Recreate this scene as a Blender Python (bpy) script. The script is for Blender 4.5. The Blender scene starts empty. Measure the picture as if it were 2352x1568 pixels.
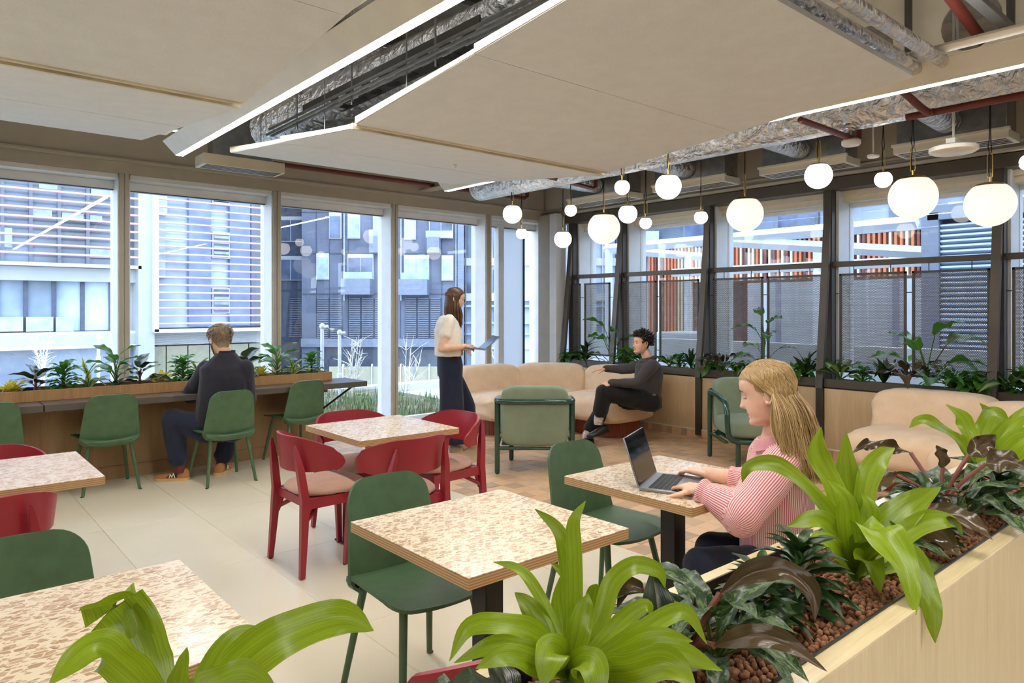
import bpy, bmesh, math, random
from mathutils import Vector, Matrix, noise, Euler
import numpy as np
V = Vector; PI = math.pi
S = bpy.context.scene; COL = S.collection
rnd = random.Random(7)
# ---------------------------------------------------------------- camera, sky, exposure
YAW = math.radians(40.7)
cd = bpy.data.cameras.new('camera'); cam = bpy.data.objects.new('camera', cd); COL.objects.link(cam)
cam.location = (0, 0, 1.5); cam.rotation_euler = (PI/2, 0, -YAW)
cd.sensor_width = 36.0; cd.lens = 1612/2352*36; cd.shift_y = -75/2352; cd.clip_start = 0.05; cd.clip_end = 400
S.camera = cam
vs = S.view_settings; vs.view_transform = 'Standard'; vs.look = 'None'; vs.gamma = 1.0; vs.use_curve_mapping = False
vs.exposure = 1.25
cy = S.cycles
cy.use_denoising = True; cy.max_bounces = 10; cy.diffuse_bounces = 5; cy.glossy_bounces = 4
cy.transparent_max_bounces = 24; cy.transmission_bounces = 6; cy.caustics_reflective = False; cy.caustics_refractive = False
cy.sample_clamp_indirect = 6.0
W = bpy.data.worlds.new('overcast_sky'); S.world = W; W.use_nodes = True
nt = W.node_tree; bg = nt.nodes['Background']
tc = nt.nodes.new('ShaderNodeTexCoord'); sp = nt.nodes.new('ShaderNodeSeparateXYZ'); cr = nt.nodes.new('ShaderNodeValToRGB')
nt.links.new(tc.outputs['Generated'], sp.inputs[0]); nt.links.new(sp.outputs['Z'], cr.inputs[0]); nt.links.new(cr.outputs[0], bg.inputs[0])
cr.color_ramp.elements[0].position = 0.0; cr.color_ramp.elements[0].color = (0.80, 0.89, 1.0, 1)
cr.color_ramp.elements[1].position = 0.7; cr.color_ramp.elements[1].color = (0.62, 0.77, 1.0, 1)
bg.inputs[1].default_value = 2.5
LAMP = (1.0, 0.97, 0.92)
STRIP_E, UP_E, GLOBE_E = 30.0, 4.0, 1.6
# ---------------------------------------------------------------- picture helpers (place real things at their real depth)
FX, FY = math.sin(YAW), math.cos(YAW); RX, RY = FY, -FX
FWD = V((FX, FY, 0)); RGT = V((RX, RY, 0)); UP = V((0, 0, 1))
def at(px, py, z=None, x=None, y=None, d=None):
    a = (px-1176)/1612; b = (709-py)/1612
    dx, dy = FX+a*RX, FY+a*RY
    if d is None: d = (z-1.5)/b if z is not None else (x/dx if x is not None else y/dy)
    return V((d*dx, d*dy, 1.5+b*d))
# ---------------------------------------------------------------- materials
def lin(c):
    return tuple((x/255/12.92 if x/255 <= .04045 else ((x/255+.055)/1.055)**2.4) for x in c)
def newmat(name):
    m = bpy.data.materials.new(name); m.use_nodes = True
    n = m.node_tree; b = n.nodes['Principled BSDF']; return m, n, b
def N(n, t, **k):
    x = n.nodes.new(t)
    for a, b in k.items(): setattr(x, a, b)
    return x
def ramp(n, stops, interp='LINEAR'):
    r = N(n, 'ShaderNodeValToRGB'); e = r.color_ramp; e.interpolation = interp
    while len(e.elements) > 1: e.elements.remove(e.elements[-1])
    e.elements[0].position = stops[0][0]; e.elements[0].color = (*lin(stops[0][1]), 1)
    for p, c in stops[1:]:
        q = e.elements.new(p); q.color = (*lin(c), 1)
    return r
def plain(name, c, rough=.5, metal=0., var=0.06, scale=6., bump=0., bscale=200., spec=.5, coat=0., sheen=0.):
    m, n, b = newmat(name)
    b.inputs['Roughness'].default_value = rough; b.inputs['Metallic'].default_value = metal
    b.inputs['Specular IOR Level'].default_value = spec; b.inputs['Coat Weight'].default_value = coat
    if sheen: b.inputs['Sheen Weight'].default_value = sheen
    tcn = N(n, 'ShaderNodeTexCoord'); nz = N(n, 'ShaderNodeTexNoise'); nz.inputs['Scale'].default_value = scale; nz.inputs['Detail'].default_value = 4
    n.links.new(tcn.outputs['Object'], nz.inputs['Vector'])
    lo = tuple(max(0, x*(1-var)) for x in c); hi = tuple(min(255, x*(1+var)) for x in c)
    r = ramp(n, [(.3, lo), (.7, hi)]); n.links.new(nz.outputs['Fac'], r.inputs[0]); n.links.new(r.outputs[0], b.inputs['Base Color'])
    if bump:
        n2 = N(n, 'ShaderNodeTexNoise'); n2.inputs['Scale'].default_value = bscale; n2.inputs['Detail'].default_value = 3
        n.links.new(tcn.outputs['Object'], n2.inputs['Vector']); bp = N(n, 'ShaderNodeBump'); bp.inputs['Strength'].default_value = bump; bp.inputs['Distance'].default_value = .004
        n.links.new(n2.outputs['Fac'], bp.inputs['Height']); n.links.new(bp.outputs[0], b.inputs['Normal'])
    return m
def wood(name, dark, light, rough=.45, axis=2, scale=3., fine=60., coat=0.):
    m, n, b = newmat(name); b.inputs['Roughness'].default_value = rough; b.inputs['Coat Weight'].default_value = coat
    t = N(n, 'ShaderNodeTexCoord'); mp = N(n, 'ShaderNodeMapping'); s = [1., 1., 1.]; s[axis] = .06
    mp.inputs['Scale'].default_value = s; n.links.new(t.outputs['Object'], mp.inputs[0])
    a = N(n, 'ShaderNodeTexNoise'); a.inputs['Scale'].default_value = scale*4; a.inputs['Detail'].default_value = 5; a.inputs['Distortion'].default_value = 1.2
    f = N(n, 'ShaderNodeTexNoise'); f.inputs['Scale'].default_value = fine*2.5; f.inputs['Detail'].default_value = 2
    n.links.new(mp.outputs[0], a.inputs['Vector']); n.links.new(mp.outputs[0], f.inputs['Vector'])
    mx = N(n, 'ShaderNodeMath', operation='MULTIPLY_ADD'); mx.inputs[1].default_value = .4; n.links.new(f.outputs['Fac'], mx.inputs[0])
    ml = N(n, 'ShaderNodeMath', operation='MULTIPLY'); ml.inputs[1].default_value = .6; n.links.new(a.outputs['Fac'], ml.inputs[0]); n.links.new(ml.outputs[0], mx.inputs[2])
    r = ramp(n, [(.35, dark), (.65, light)]); n.links.new(mx.outputs[0], r.inputs[0]); n.links.new(r.outputs[0], b.inputs['Base Color'])
    bp = N(n, 'ShaderNodeBump'); bp.inputs['Strength'].default_value = .08; n.links.new(f.outputs['Fac'], bp.inputs['Height']); n.links.new(bp.outputs[0], b.inputs['Normal'])
    return m
def ply_edge(name, a, b_):
    m, n, b = newmat(name); b.inputs['Roughness'].default_value = .55
    t = N(n, 'ShaderNodeTexCoord'); w = N(n, 'ShaderNodeTexWave', wave_type='BANDS', bands_direction='Z'); w.inputs['Scale'].default_value = 38; w.inputs['Distortion'].default_value = 0
    n.links.new(t.outputs['Object'], w.inputs['Vector']); r = ramp(n, [(.2, a), (.8, b_)]); n.links.new(w.outputs['Color'], r.inputs[0]); n.links.new(r.outputs[0], b.inputs['Base Color']); return m
def terrazzo(name):
    m, n, b = newmat(name); b.inputs['Roughness'].default_value = .22; b.inputs['Specular IOR Level'].default_value = .5
    t = N(n, 'ShaderNodeTexCoord'); mp = N(n, 'ShaderNodeMapping'); mp.inputs['Scale'].default_value = (1.0, 1.9, 1); mp.inputs['Rotation'].default_value = (0, 0, .35)
    n.links.new(t.outputs['Object'], mp.inputs[0])
    base = lin((226, 209, 180)); prev = None
    for sc, thr, edge, stops in ((34., .44, .05, [(0, (210, 184, 150)), (.35, (178, 144, 110)), (.65, (198, 168, 134)), (1, (158, 124, 96))]),
                                 (80., .36, .05, [(0, (204, 174, 138)), (.4, (178, 144, 110)), (.7, (212, 188, 154)), (1, (156, 122, 92))]),):
        nz = N(n, 'ShaderNodeTexNoise'); nz.inputs['Scale'].default_value = sc*1.6; nz.inputs['Detail'].default_value = 1
        n.links.new(mp.outputs[0], nz.inputs['Vector'])
        ad = N(n, 'ShaderNodeVectorMath', operation='MULTIPLY_ADD'); ad.inputs[1].default_value = (.0035, .0035, .0035); n.links.new(nz.outputs['Color'], ad.inputs[0]); n.links.new(mp.outputs[0], ad.inputs[2])
        ve = N(n, 'ShaderNodeTexVoronoi', feature='DISTANCE_TO_EDGE', voronoi_dimensions='2D'); vc = N(n, 'ShaderNodeTexVoronoi', voronoi_dimensions='2D')
        for q in (ve, vc): q.inputs['Scale'].default_value = sc; n.links.new(ad.outputs[0], q.inputs['Vector'])
        sx = N(n, 'ShaderNodeSeparateColor'); n.links.new(vc.outputs['Color'], sx.inputs[0])
        g1 = N(n, 'ShaderNodeMath', operation='GREATER_THAN'); g1.inputs[1].default_value = 1-thr; n.links.new(sx.outputs[0], g1.inputs[0])
        ed = N(n, 'ShaderNodeMath', operation='MULTIPLY_ADD'); ed.inputs[1].default_value = .16; ed.inputs[2].default_value = edge; n.links.new(sx.outputs[2], ed.inputs[0])
        g2 = N(n, 'ShaderNodeMath', operation='GREATER_THAN'); n.links.new(ed.outputs[0], g2.inputs[1]); n.links.new(ve.outputs['Distance'], g2.inputs[0])
        mu = N(n, 'ShaderNodeMath', operation='MULTIPLY'); n.links.new(g1.outputs[0], mu.inputs[0]); n.links.new(g2.outputs[0], mu.inputs[1])
        r = ramp(n, stops); n.links.new(sx.outputs[1], r.inputs[0])
        mxn = N(n, 'ShaderNodeMix', data_type='RGBA'); n.links.new(mu.outputs[0], mxn.inputs[0]); n.links.new(r.outputs[0], mxn.inputs[7])
        if prev: n.links.new(prev.outputs[2], mxn.inputs[6])
        else: mxn.inputs[6].default_value = (*base, 1)
        prev = mxn
    n.links.new(prev.outputs[2], b.inputs['Base Color']); return m
def fabric(name, c, c2, scale=700., rough=.9):
    m, n, b = newmat(name); b.inputs['Roughness'].default_value = rough; b.inputs['Specular IOR Level'].default_value = .2; b.inputs['Sheen Weight'].default_value = .15
    t = N(n, 'ShaderNodeTexCoord'); w = N(n, 'ShaderNodeTexNoise'); w.inputs['Scale'].default_value = scale; w.inputs['Detail'].default_value = 2
    k = N(n, 'ShaderNodeTexNoise'); k.inputs['Scale'].default_value = 9; n.links.new(t.outputs['Object'], w.inputs['Vector']); n.links.new(t.outputs['Object'], k.inputs['Vector'])
    ma = N(n, 'ShaderNodeMath', operation='MULTIPLY_ADD'); ma.inputs[1].default_value = .7; n.links.new(w.outputs['Fac'], ma.inputs[0])
    mb = N(n, 'ShaderNodeMath', operation='MULTIPLY'); mb.inputs[1].default_value = .3; n.links.new(k.outputs['Fac'], mb.inputs[0]); n.links.new(mb.outputs[0], ma.inputs[2])
    r = ramp(n, [(.36, c), (.64, c2)]); n.links.new(ma.outputs[0], r.inputs[0]); n.links.new(r.outputs[0], b.inputs['Base Color'])
    bp = N(n, 'ShaderNodeBump'); bp.inputs['Strength'].default_value = .25; bp.inputs['Distance'].default_value = .002; n.links.new(w.outputs['Fac'], bp.inputs['Height']); n.links.new(bp.outputs[0], b.inputs['Normal'])
    return m
def emis(name, c, e):
    m, n, b = newmat(name); b.inputs['Base Color'].default_value = (.45, .45, .44, 1); b.inputs['Roughness'].default_value = .3
    b.inputs['Emission Color'].default_value = (*c, 1); b.inputs['Emission Strength'].default_value = e; return m
def pane_glass(name, tint=(.93, .96, .97), refl=1.0):
    m, n, b = newmat(name); n.nodes.remove(b); o = n.nodes['Material Output']
    tr = N(n, 'ShaderNodeBsdfTransparent'); tr.inputs[0].default_value = (*tint, 1); gl = N(n, 'ShaderNodeBsdfGlossy'); gl.inputs['Roughness'].default_value = 0.0
    fr = N(n, 'ShaderNodeFresnel'); fr.inputs[0].default_value = 1.52; mu = N(n, 'ShaderNodeMath', operation='MULTIPLY'); mu.inputs[1].default_value = refl
    ge = N(n, 'ShaderNodeNewGeometry'); io = N(n, 'ShaderNodeMath', operation='MULTIPLY_ADD'); io.inputs[1].default_value = 1/1.52-1.52; io.inputs[2].default_value = 1.52; n.links.new(ge.outputs['Backfacing'], io.inputs[0]); n.links.new(io.outputs[0], fr.inputs[0])   # the way out of the pane reflects as the way in
    n.links.new(fr.outputs[0], mu.inputs[0]); mx = N(n, 'ShaderNodeMixShader'); n.links.new(mu.outputs[0], mx.inputs[0]); n.links.new(tr.outputs[0], mx.inputs[1]); n.links.new(gl.outputs[0], mx.inputs[2]); n.links.new(mx.outputs[0], o.inputs[0])
    return m
def leafmat(name, edge, mid, mode='stripe', rough=.32, trans=.3, c3=None):
    """uv: u along the blade, v across it"""
    m, n, b = newmat(name); b.inputs['Roughness'].default_value = rough; o = n.nodes['Material Output']
    uv = N(n, 'ShaderNodeUVMap'); sx = N(n, 'ShaderNodeSeparateXYZ'); n.links.new(uv.outputs[0], sx.inputs[0])
    oi = N(n, 'ShaderNodeObjectInfo')
    if mode == 'stripe':
        mp = N(n, 'ShaderNodeMapping'); mp.inputs['Scale'].default_value = (1.2, 26, 1); n.links.new(uv.outputs[0], mp.inputs[0])
        nz = N(n, 'ShaderNodeTexNoise'); nz.inputs['Scale'].default_value = 1.0; nz.inputs['Detail'].default_value = 2; n.links.new(mp.outputs[0], nz.inputs['Vector'])
        r = ramp(n, [(.3, edge), (.7, mid)]); n.links.new(nz.outputs['Fac'], r.inputs[0]); src = r.outputs[0]; h = nz.outputs['Fac']
    elif mode == 'band':       # pale margins or pale centre
        ab = N(n, 'ShaderNodeMath', operation='SUBTRACT'); ab.inputs[1].default_value = .5; n.links.new(sx.outputs[1], ab.inputs[0])
        a2 = N(n, 'ShaderNodeMath', operation='ABSOLUTE'); n.links.new(ab.outputs[0], a2.inputs[0])
        nz = N(n, 'ShaderNodeTexNoise'); nz.inputs['Scale'].default_value = 7; n.links.new(uv.outputs[0], nz.inputs['Vector'])
        a3 = N(n, 'ShaderNodeMath', operation='MULTIPLY_ADD'); a3.inputs[1].default_value = .25; n.links.new(nz.outputs['Fac'], a3.inputs[0]); n.links.new(a2.outputs[0], a3.inputs[2])
        r = ramp(n, [(.22, mid), (.4, edge)]); n.links.new(a3.outputs[0], r.inputs[0]); src = r.outputs[0]; h = nz.outputs['Fac']
    else:                      # blotched silver pattern between the veins
        mp = N(n, 'ShaderNodeMapping'); mp.inputs['Scale'].default_value = (9, 3, 1); n.links.new(uv.outputs[0], mp.inputs[0])
        nz = N(n, 'ShaderNodeTexNoise'); nz.inputs['Scale'].default_value = 1.5; nz.inputs['Detail'].default_value = 5; nz.inputs['Distortion'].default_value = 1.5; n.links.new(mp.outputs[0], nz.inputs['Vector'])
        r = ramp(n, [(.5, edge), (.6, mid)] if mode == 'blotch' else [(.36, edge), (.47, mid)]); n.links.new(nz.outputs['Fac'], r.inputs[0]); src = r.outputs[0]; h = nz.outputs['Fac']
    # midrib
    ab = N(n, 'ShaderNodeMath', operation='SUBTRACT'); ab.inputs[1].default_value = .5; n.links.new(sx.outputs[1], ab.inputs[0])
    a2 = N(n, 'ShaderNodeMath', operation='ABSOLUTE'); n.links.new(ab.outputs[0], a2.inputs[0]); lt = N(n, 'ShaderNodeMath', operation='LESS_THAN'); lt.inputs[1].default_value = .022; n.links.new(a2.outputs[0], lt.inputs[0])
    mx = N(n, 'ShaderNodeMix', data_type='RGBA'); mf = N(n, 'ShaderNodeMath', operation='MULTIPLY'); mf.inputs[1].default_value = .55; n.links.new(lt.outputs[0], mf.inputs[0]); n.links.new(mf.outputs[0], mx.inputs[0]); n.links.new(src, mx.inputs[6]); mx.inputs[7].default_value = (*lin(c3 or mid), 1)
    hs = N(n, 'ShaderNodeHueSaturation'); vm = N(n, 'ShaderNodeMath', operation='MULTIPLY_ADD'); vm.inputs[1].default_value = .35; vm.inputs[2].default_value = .82; n.links.new(oi.outputs['Random'], vm.inputs[0]); n.links.new(vm.outputs[0], hs.inputs['Value']); n.links.new(mx.outputs[2], hs.inputs['Color'])
    n.links.new(hs.outputs[0], b.inputs['Base Color'])
    bp = N(n, 'ShaderNodeBump'); bp.inputs['Strength'].default_value = .15; bp.inputs['Distance'].default_value = .003; n.links.new(h, bp.inputs['Height']); n.links.new(bp.outputs[0], b.inputs['Normal'])
    tl = N(n, 'ShaderNodeBsdfTranslucent'); n.links.new(hs.outputs[0], tl.inputs[0]); ms = N(n, 'ShaderNodeMixShader'); ms.inputs[0].default_value = trans
    n.links.new(b.outputs[0], ms.inputs[1]); n.links.new(tl.outputs[0], ms.inputs[2]); n.links.new(ms.outputs[0], o.inputs[0]); return m
def tile_mat(name, stops, rough=.35, mott=.5, scale=5.):
    """a colour of its own for each piece (object) plus mottling"""
    m, n, b = newmat(name); b.inputs['Roughness'].default_value = rough
    oi = N(n, 'ShaderNodeObjectInfo'); t = N(n, 'ShaderNodeTexCoord'); nz = N(n, 'ShaderNodeTexNoise'); nz.inputs['Scale'].default_value = scale; nz.inputs['Detail'].default_value = 6
    gp = N(n, 'ShaderNodeNewGeometry'); n.links.new(gp.outputs['Position'], nz.inputs['Vector'])
    at_ = N(n, 'ShaderNodeAttribute', attribute_name='tint'); su = N(n, 'ShaderNodeMath', operation='ADD'); n.links.new(oi.outputs['Random'], su.inputs[0]); n.links.new(at_.outputs['Fac'], su.inputs[1])
    fr = N(n, 'ShaderNodeMath', operation='FRACT'); n.links.new(su.outputs[0], fr.inputs[0])
    ma = N(n, 'ShaderNodeMath', operation='MULTIPLY_ADD'); ma.inputs[1].default_value = 1-mott; n.links.new(fr.outputs[0], ma.inputs[0]); mb = N(n, 'ShaderNodeMath', operation='MULTIPLY'); mb.inputs[1].default_value = mott; n.links.new(nz.outputs['Fac'], mb.inputs[0]); n.links.new(mb.outputs[0], ma.inputs[2])
    r = ramp(n, stops); n.links.new(ma.outputs[0], r.inputs[0]); n.links.new(r.outputs[0], b.inputs['Base Color']); return m
def frosted(name, c):
    m, n, b = newmat(name); o = n.nodes['Material Output']; b.inputs['Base Color'].default_value = (*lin(c), 1); b.inputs['Roughness'].default_value = .3
    t = N(n, 'ShaderNodeBsdfTranslucent'); t.inputs[0].default_value = (*lin(c), 1); x = N(n, 'ShaderNodeMixShader'); x.inputs[0].default_value = .6; n.links.new(b.outputs[0], x.inputs[1]); n.links.new(t.outputs[0], x.inputs[2]); n.links.new(x.outputs[0], o.inputs[0]); return m
def foil(name):
    m, n, b = newmat(name); b.inputs['Metallic'].default_value = 1; b.inputs['Roughness'].default_value = .18; b.inputs['Base Color'].default_value = (.78, .78, .78, 1)
    t = N(n, 'ShaderNodeTexCoord'); nz = N(n, 'ShaderNodeTexNoise'); nz.inputs['Scale'].default_value = 16; nz.inputs['Detail'].default_value = 7; nz.inputs['Distortion'].default_value = .6; n.links.new(t.outputs['Object'], nz.inputs['Vector'])
    bp = N(n, 'ShaderNodeBump'); bp.inputs['Strength'].default_value = 1.0; bp.inputs['Distance'].default_value = .06; n.links.new(nz.outputs['Fac'], bp.inputs['Height']); n.links.new(bp.outputs[0], b.inputs['Normal']); return m
def stripes(name, a, b_, freq):
    """woven stripes that run along the cloth (uv)"""
    m, n, b = newmat(name); b.inputs['Roughness'].default_value = .85; b.inputs['Specular IOR Level'].default_value = .2
    uv = N(n, 'ShaderNodeUVMap'); sx = N(n, 'ShaderNodeSeparateXYZ'); n.links.new(uv.outputs[0], sx.inputs[0]); mu = N(n, 'ShaderNodeMath', operation='MULTIPLY'); mu.inputs[1].default_value = freq; n.links.new(sx.outputs[0], mu.inputs[0])
    fr = N(n, 'ShaderNodeMath', operation='FRACT'); n.links.new(mu.outputs[0], fr.inputs[0]); r = ramp(n, [(.4, a), (.5, b_), (.9, b_), (1, a)]); n.links.new(fr.outputs[0], r.inputs[0]); n.links.new(r.outputs[0], b.inputs['Base Color']); return m
M = {}
M['tan_frame'] = plain('tan painted frame', (178, 171, 156), .45, var=.02)
M['frosted'] = frosted('white filmed glass', (228, 234, 240))
M['white_frame'] = plain('white painted reveal', (224, 226, 228), .45, var=.02)
M['ceiling'] = plain('painted soffit', (170, 160, 140), .7, var=.04)
M['wall'] = plain('warm white wall', (226, 222, 212), .7, var=.03)
M['bronze'] = plain('dark bronze metal', (84, 76, 64), .42, .25, var=.04)
M['bronze_dark'] = plain('darker bronze metal', (66, 60, 52), .45, .25, var=.04)
M['glass'] = pane_glass('clear window glass', (.93, .96, .98), 1.25)
M['black'] = plain('black metal', (38, 35, 32), .4, .3, var=.04)
M['birch'] = wood('birch plywood', (192, 162, 122), (214, 186, 146), .5, 2, 1.2, 30)
M['oak'] = wood('oak veneer', (150, 112, 70), (178, 138, 92), .5, 2, 2.2, 60)
M['oak_dark'] = wood('brown oak veneer', (146, 112, 74), (168, 134, 94), .5, 2, 2.2, 60)
M['pale_oak'] = wood('pale maple veneer', (218, 198, 158), (234, 216, 180), .42, 2, 2.4, 60)
M['pale_oak_top'] = wood('pale maple veneer lip', (206, 184, 138), (230, 210, 166), .22, 0, 2.4, 60)
M['bar_top'] = plain('dark grey laminate', (84, 78, 72), .28, var=.04)
M['terrazzo'] = terrazzo('cream chip terrazzo')
M['ply_light'] = ply_edge('plywood edge', (158, 120, 78), (200, 164, 116))
M['raft'] = fabric('off white acoustic fabric', (214, 218, 223), (227, 231, 236), 260, .95)
M['screen_metal'] = plain('bronze sheet', (98, 90, 80), .45, .2, var=.03)
M['raft_edge'] = plain('cream raft edge', (214, 204, 180), .6)
M['green'] = plain('green stained wood', (70, 98, 66), .5, var=.06, scale=14, bump=.08, bscale=180)
M['red'] = plain('crimson lacquered wood', (146, 34, 46), .38, var=.05, bump=.03)
M['seat_pink'] = fabric('rose beige wool', (172, 136, 118), (196, 160, 142), 420)
M['sofa'] = fabric('cream boucle cloth', (214, 184, 152), (236, 210, 180), 420)
M['terracotta'] = plain('terracotta stained wood', (132, 66, 38), .5, var=.08)
M['sage'] = fabric('sage wool', (118, 132, 112), (136, 150, 128), 500)
M['bottle_green'] = plain('bottle green lacquer', (28, 68, 54), .16, var=.03, coat=.4)
M['brass'] = plain('satin brass', (206, 176, 104), .28, 1., var=.03)
M['globe'] = emis('opal glass globe', (1, .94, .84), GLOBE_E); M['globe_large'] = emis('large opal glass globe', (1, .93, .80), GLOBE_E*.25)
M['strip'] = emis('linear diffuser', LAMP, STRIP_E); M['strip_up_added'] = emis('added upward glow', LAMP, UP_E)  # second material: upward glow added to light the ceiling void
M['white_metal'] = plain('white powder coat', (226, 222, 212), .4, var=.02)
M['cream_metal'] = plain('cream powder coat', (216, 208, 188), .45, var=.02)
M['galv'] = plain('galvanised steel', (150, 152, 152), .35, .9, var=.08, scale=12)
M['dark_steel'] = plain('dark steel', (72, 70, 66), .45, .6, var=.06)
M['foil'] = foil('crinkled foil lagging')
M['pipe_red'] = plain('red oxide pipe', (104, 42, 34), .5, var=.06)
M['cable'] = plain('black cable', (28, 27, 26), .6)
M['white_plastic'] = plain('white plastic', (232, 228, 218), .35, var=.01)
M['concrete'] = plain('board marked concrete', (158, 152, 142), .85, var=.12, scale=8, bump=.2, bscale=30)
M['soil'] = plain('dark potting soil', (58, 42, 30), .95, var=.3, scale=40, bump=.5, bscale=90)
M['clay'] = tile_mat('fired clay pebble', [(0, (104, 66, 42)), (.5, (144, 96, 64)), (1, (172, 126, 92))], .85, .5, 60)
M['cream_tile'] = tile_mat('cream porcelain tile', [(0, (208, 196, 170)), (.5, (219, 208, 184)), (1, (228, 218, 196))], .32, .75, 2.5)
M['paver'] = tile_mat('clay floor tile', [(0, (128, 122, 116)), (.22, (180, 150, 118)), (.5, (208, 172, 132)), (.78, (216, 178, 142)), (1, (156, 148, 136))], .36, .35, 14)
M['grout'] = plain('sand grout', (196, 182, 154), .9)
M['skin'] = plain('skin', (226, 178, 148), .5, var=.05, scale=18, spec=.4); M['skin'].node_tree.nodes['Principled BSDF'].inputs['Subsurface Weight'].default_value = .08
M['skin_pale'] = plain('fair skin', (234, 190, 164), .5, var=.05, scale=18, spec=.4); M['skin_pale'].node_tree.nodes['Principled BSDF'].inputs['Subsurface Weight'].default_value = .08
M['lip'] = plain('lips', (196, 126, 108), .45)
M['eye'] = plain('eye white', (235, 232, 226), .2, var=0)
M['iris'] = plain('dark iris', (50, 40, 34), .2)
M['rubber_tan'] = plain('tan suede', (176, 118, 72), .8)
M['gum'] = plain('gum sole', (214, 178, 120), .6)
def hairmat(name, a, b_):
    m = plain(name, a, .42, var=0); n = m.node_tree; b = n.nodes['Principled BSDF']; oi = N(n, 'ShaderNodeAttribute', attribute_name='tint'); r = ramp(n, [(0, a), (1, b_)]); n.links.new(oi.outputs['Fac'], r.inputs[0]); n.links.new(r.outputs[0], b.inputs['Base Color']); return m
M['hair_blonde'] = hairmat('blonde hair', (124, 94, 58), (212, 180, 124))
M['hair_brown'] = hairmat('brown hair', (58, 38, 24), (116, 82, 52))
M['hair_black'] = hairmat('near black hair', (22, 18, 16), (52, 42, 36))
M['hair_grey'] = hairmat('greying hair', (104, 86, 66), (170, 150, 122))
M['lime'] = leafmat('lime leaf', (116, 144, 16), (158, 182, 40), 'stripe', .3, .3, (150, 178, 48))
M['silver'] = leafmat('silver blotched leaf', (38, 64, 28), (104, 130, 76), 'blotch', .3, .2)
M['deep'] = leafmat('deep green leaf', (30, 56, 24), (52, 82, 36), 'stripe', .28, .15, (70, 100, 50))
M['mid'] = leafmat('mid green leaf', (60, 112, 38), (100, 154, 60), 'stripe', .3, .4, (100, 140, 70))
M['bronze_leaf'] = leafmat('bronze leaf', (62, 54, 36), (100, 80, 54), 'stripe', .13, .1, (112, 76, 54))
M['yellow_leaf'] = leafmat('yellow variegated leaf', (140, 146, 40), (240, 222, 88), 'blotch_most', .35, .5)
M['margin_leaf'] = leafmat('pale margined leaf', (206, 212, 128), (62, 118, 44), 'band', .35, .3)
M['pale_centre_leaf'] = leafmat('pale centred leaf', (54, 92, 40), (150, 176, 96), 'band', .35, .25)
M['rubber_leaf'] = leafmat('rubber plant leaf', (38, 52, 34), (56, 66, 44), 'stripe', .2, .1, (110, 110, 70))
M['stem'] = plain('green stem', (74, 104, 44), .5)
M['stem_red'] = plain('red stem', (120, 62, 46), .45)
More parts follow.
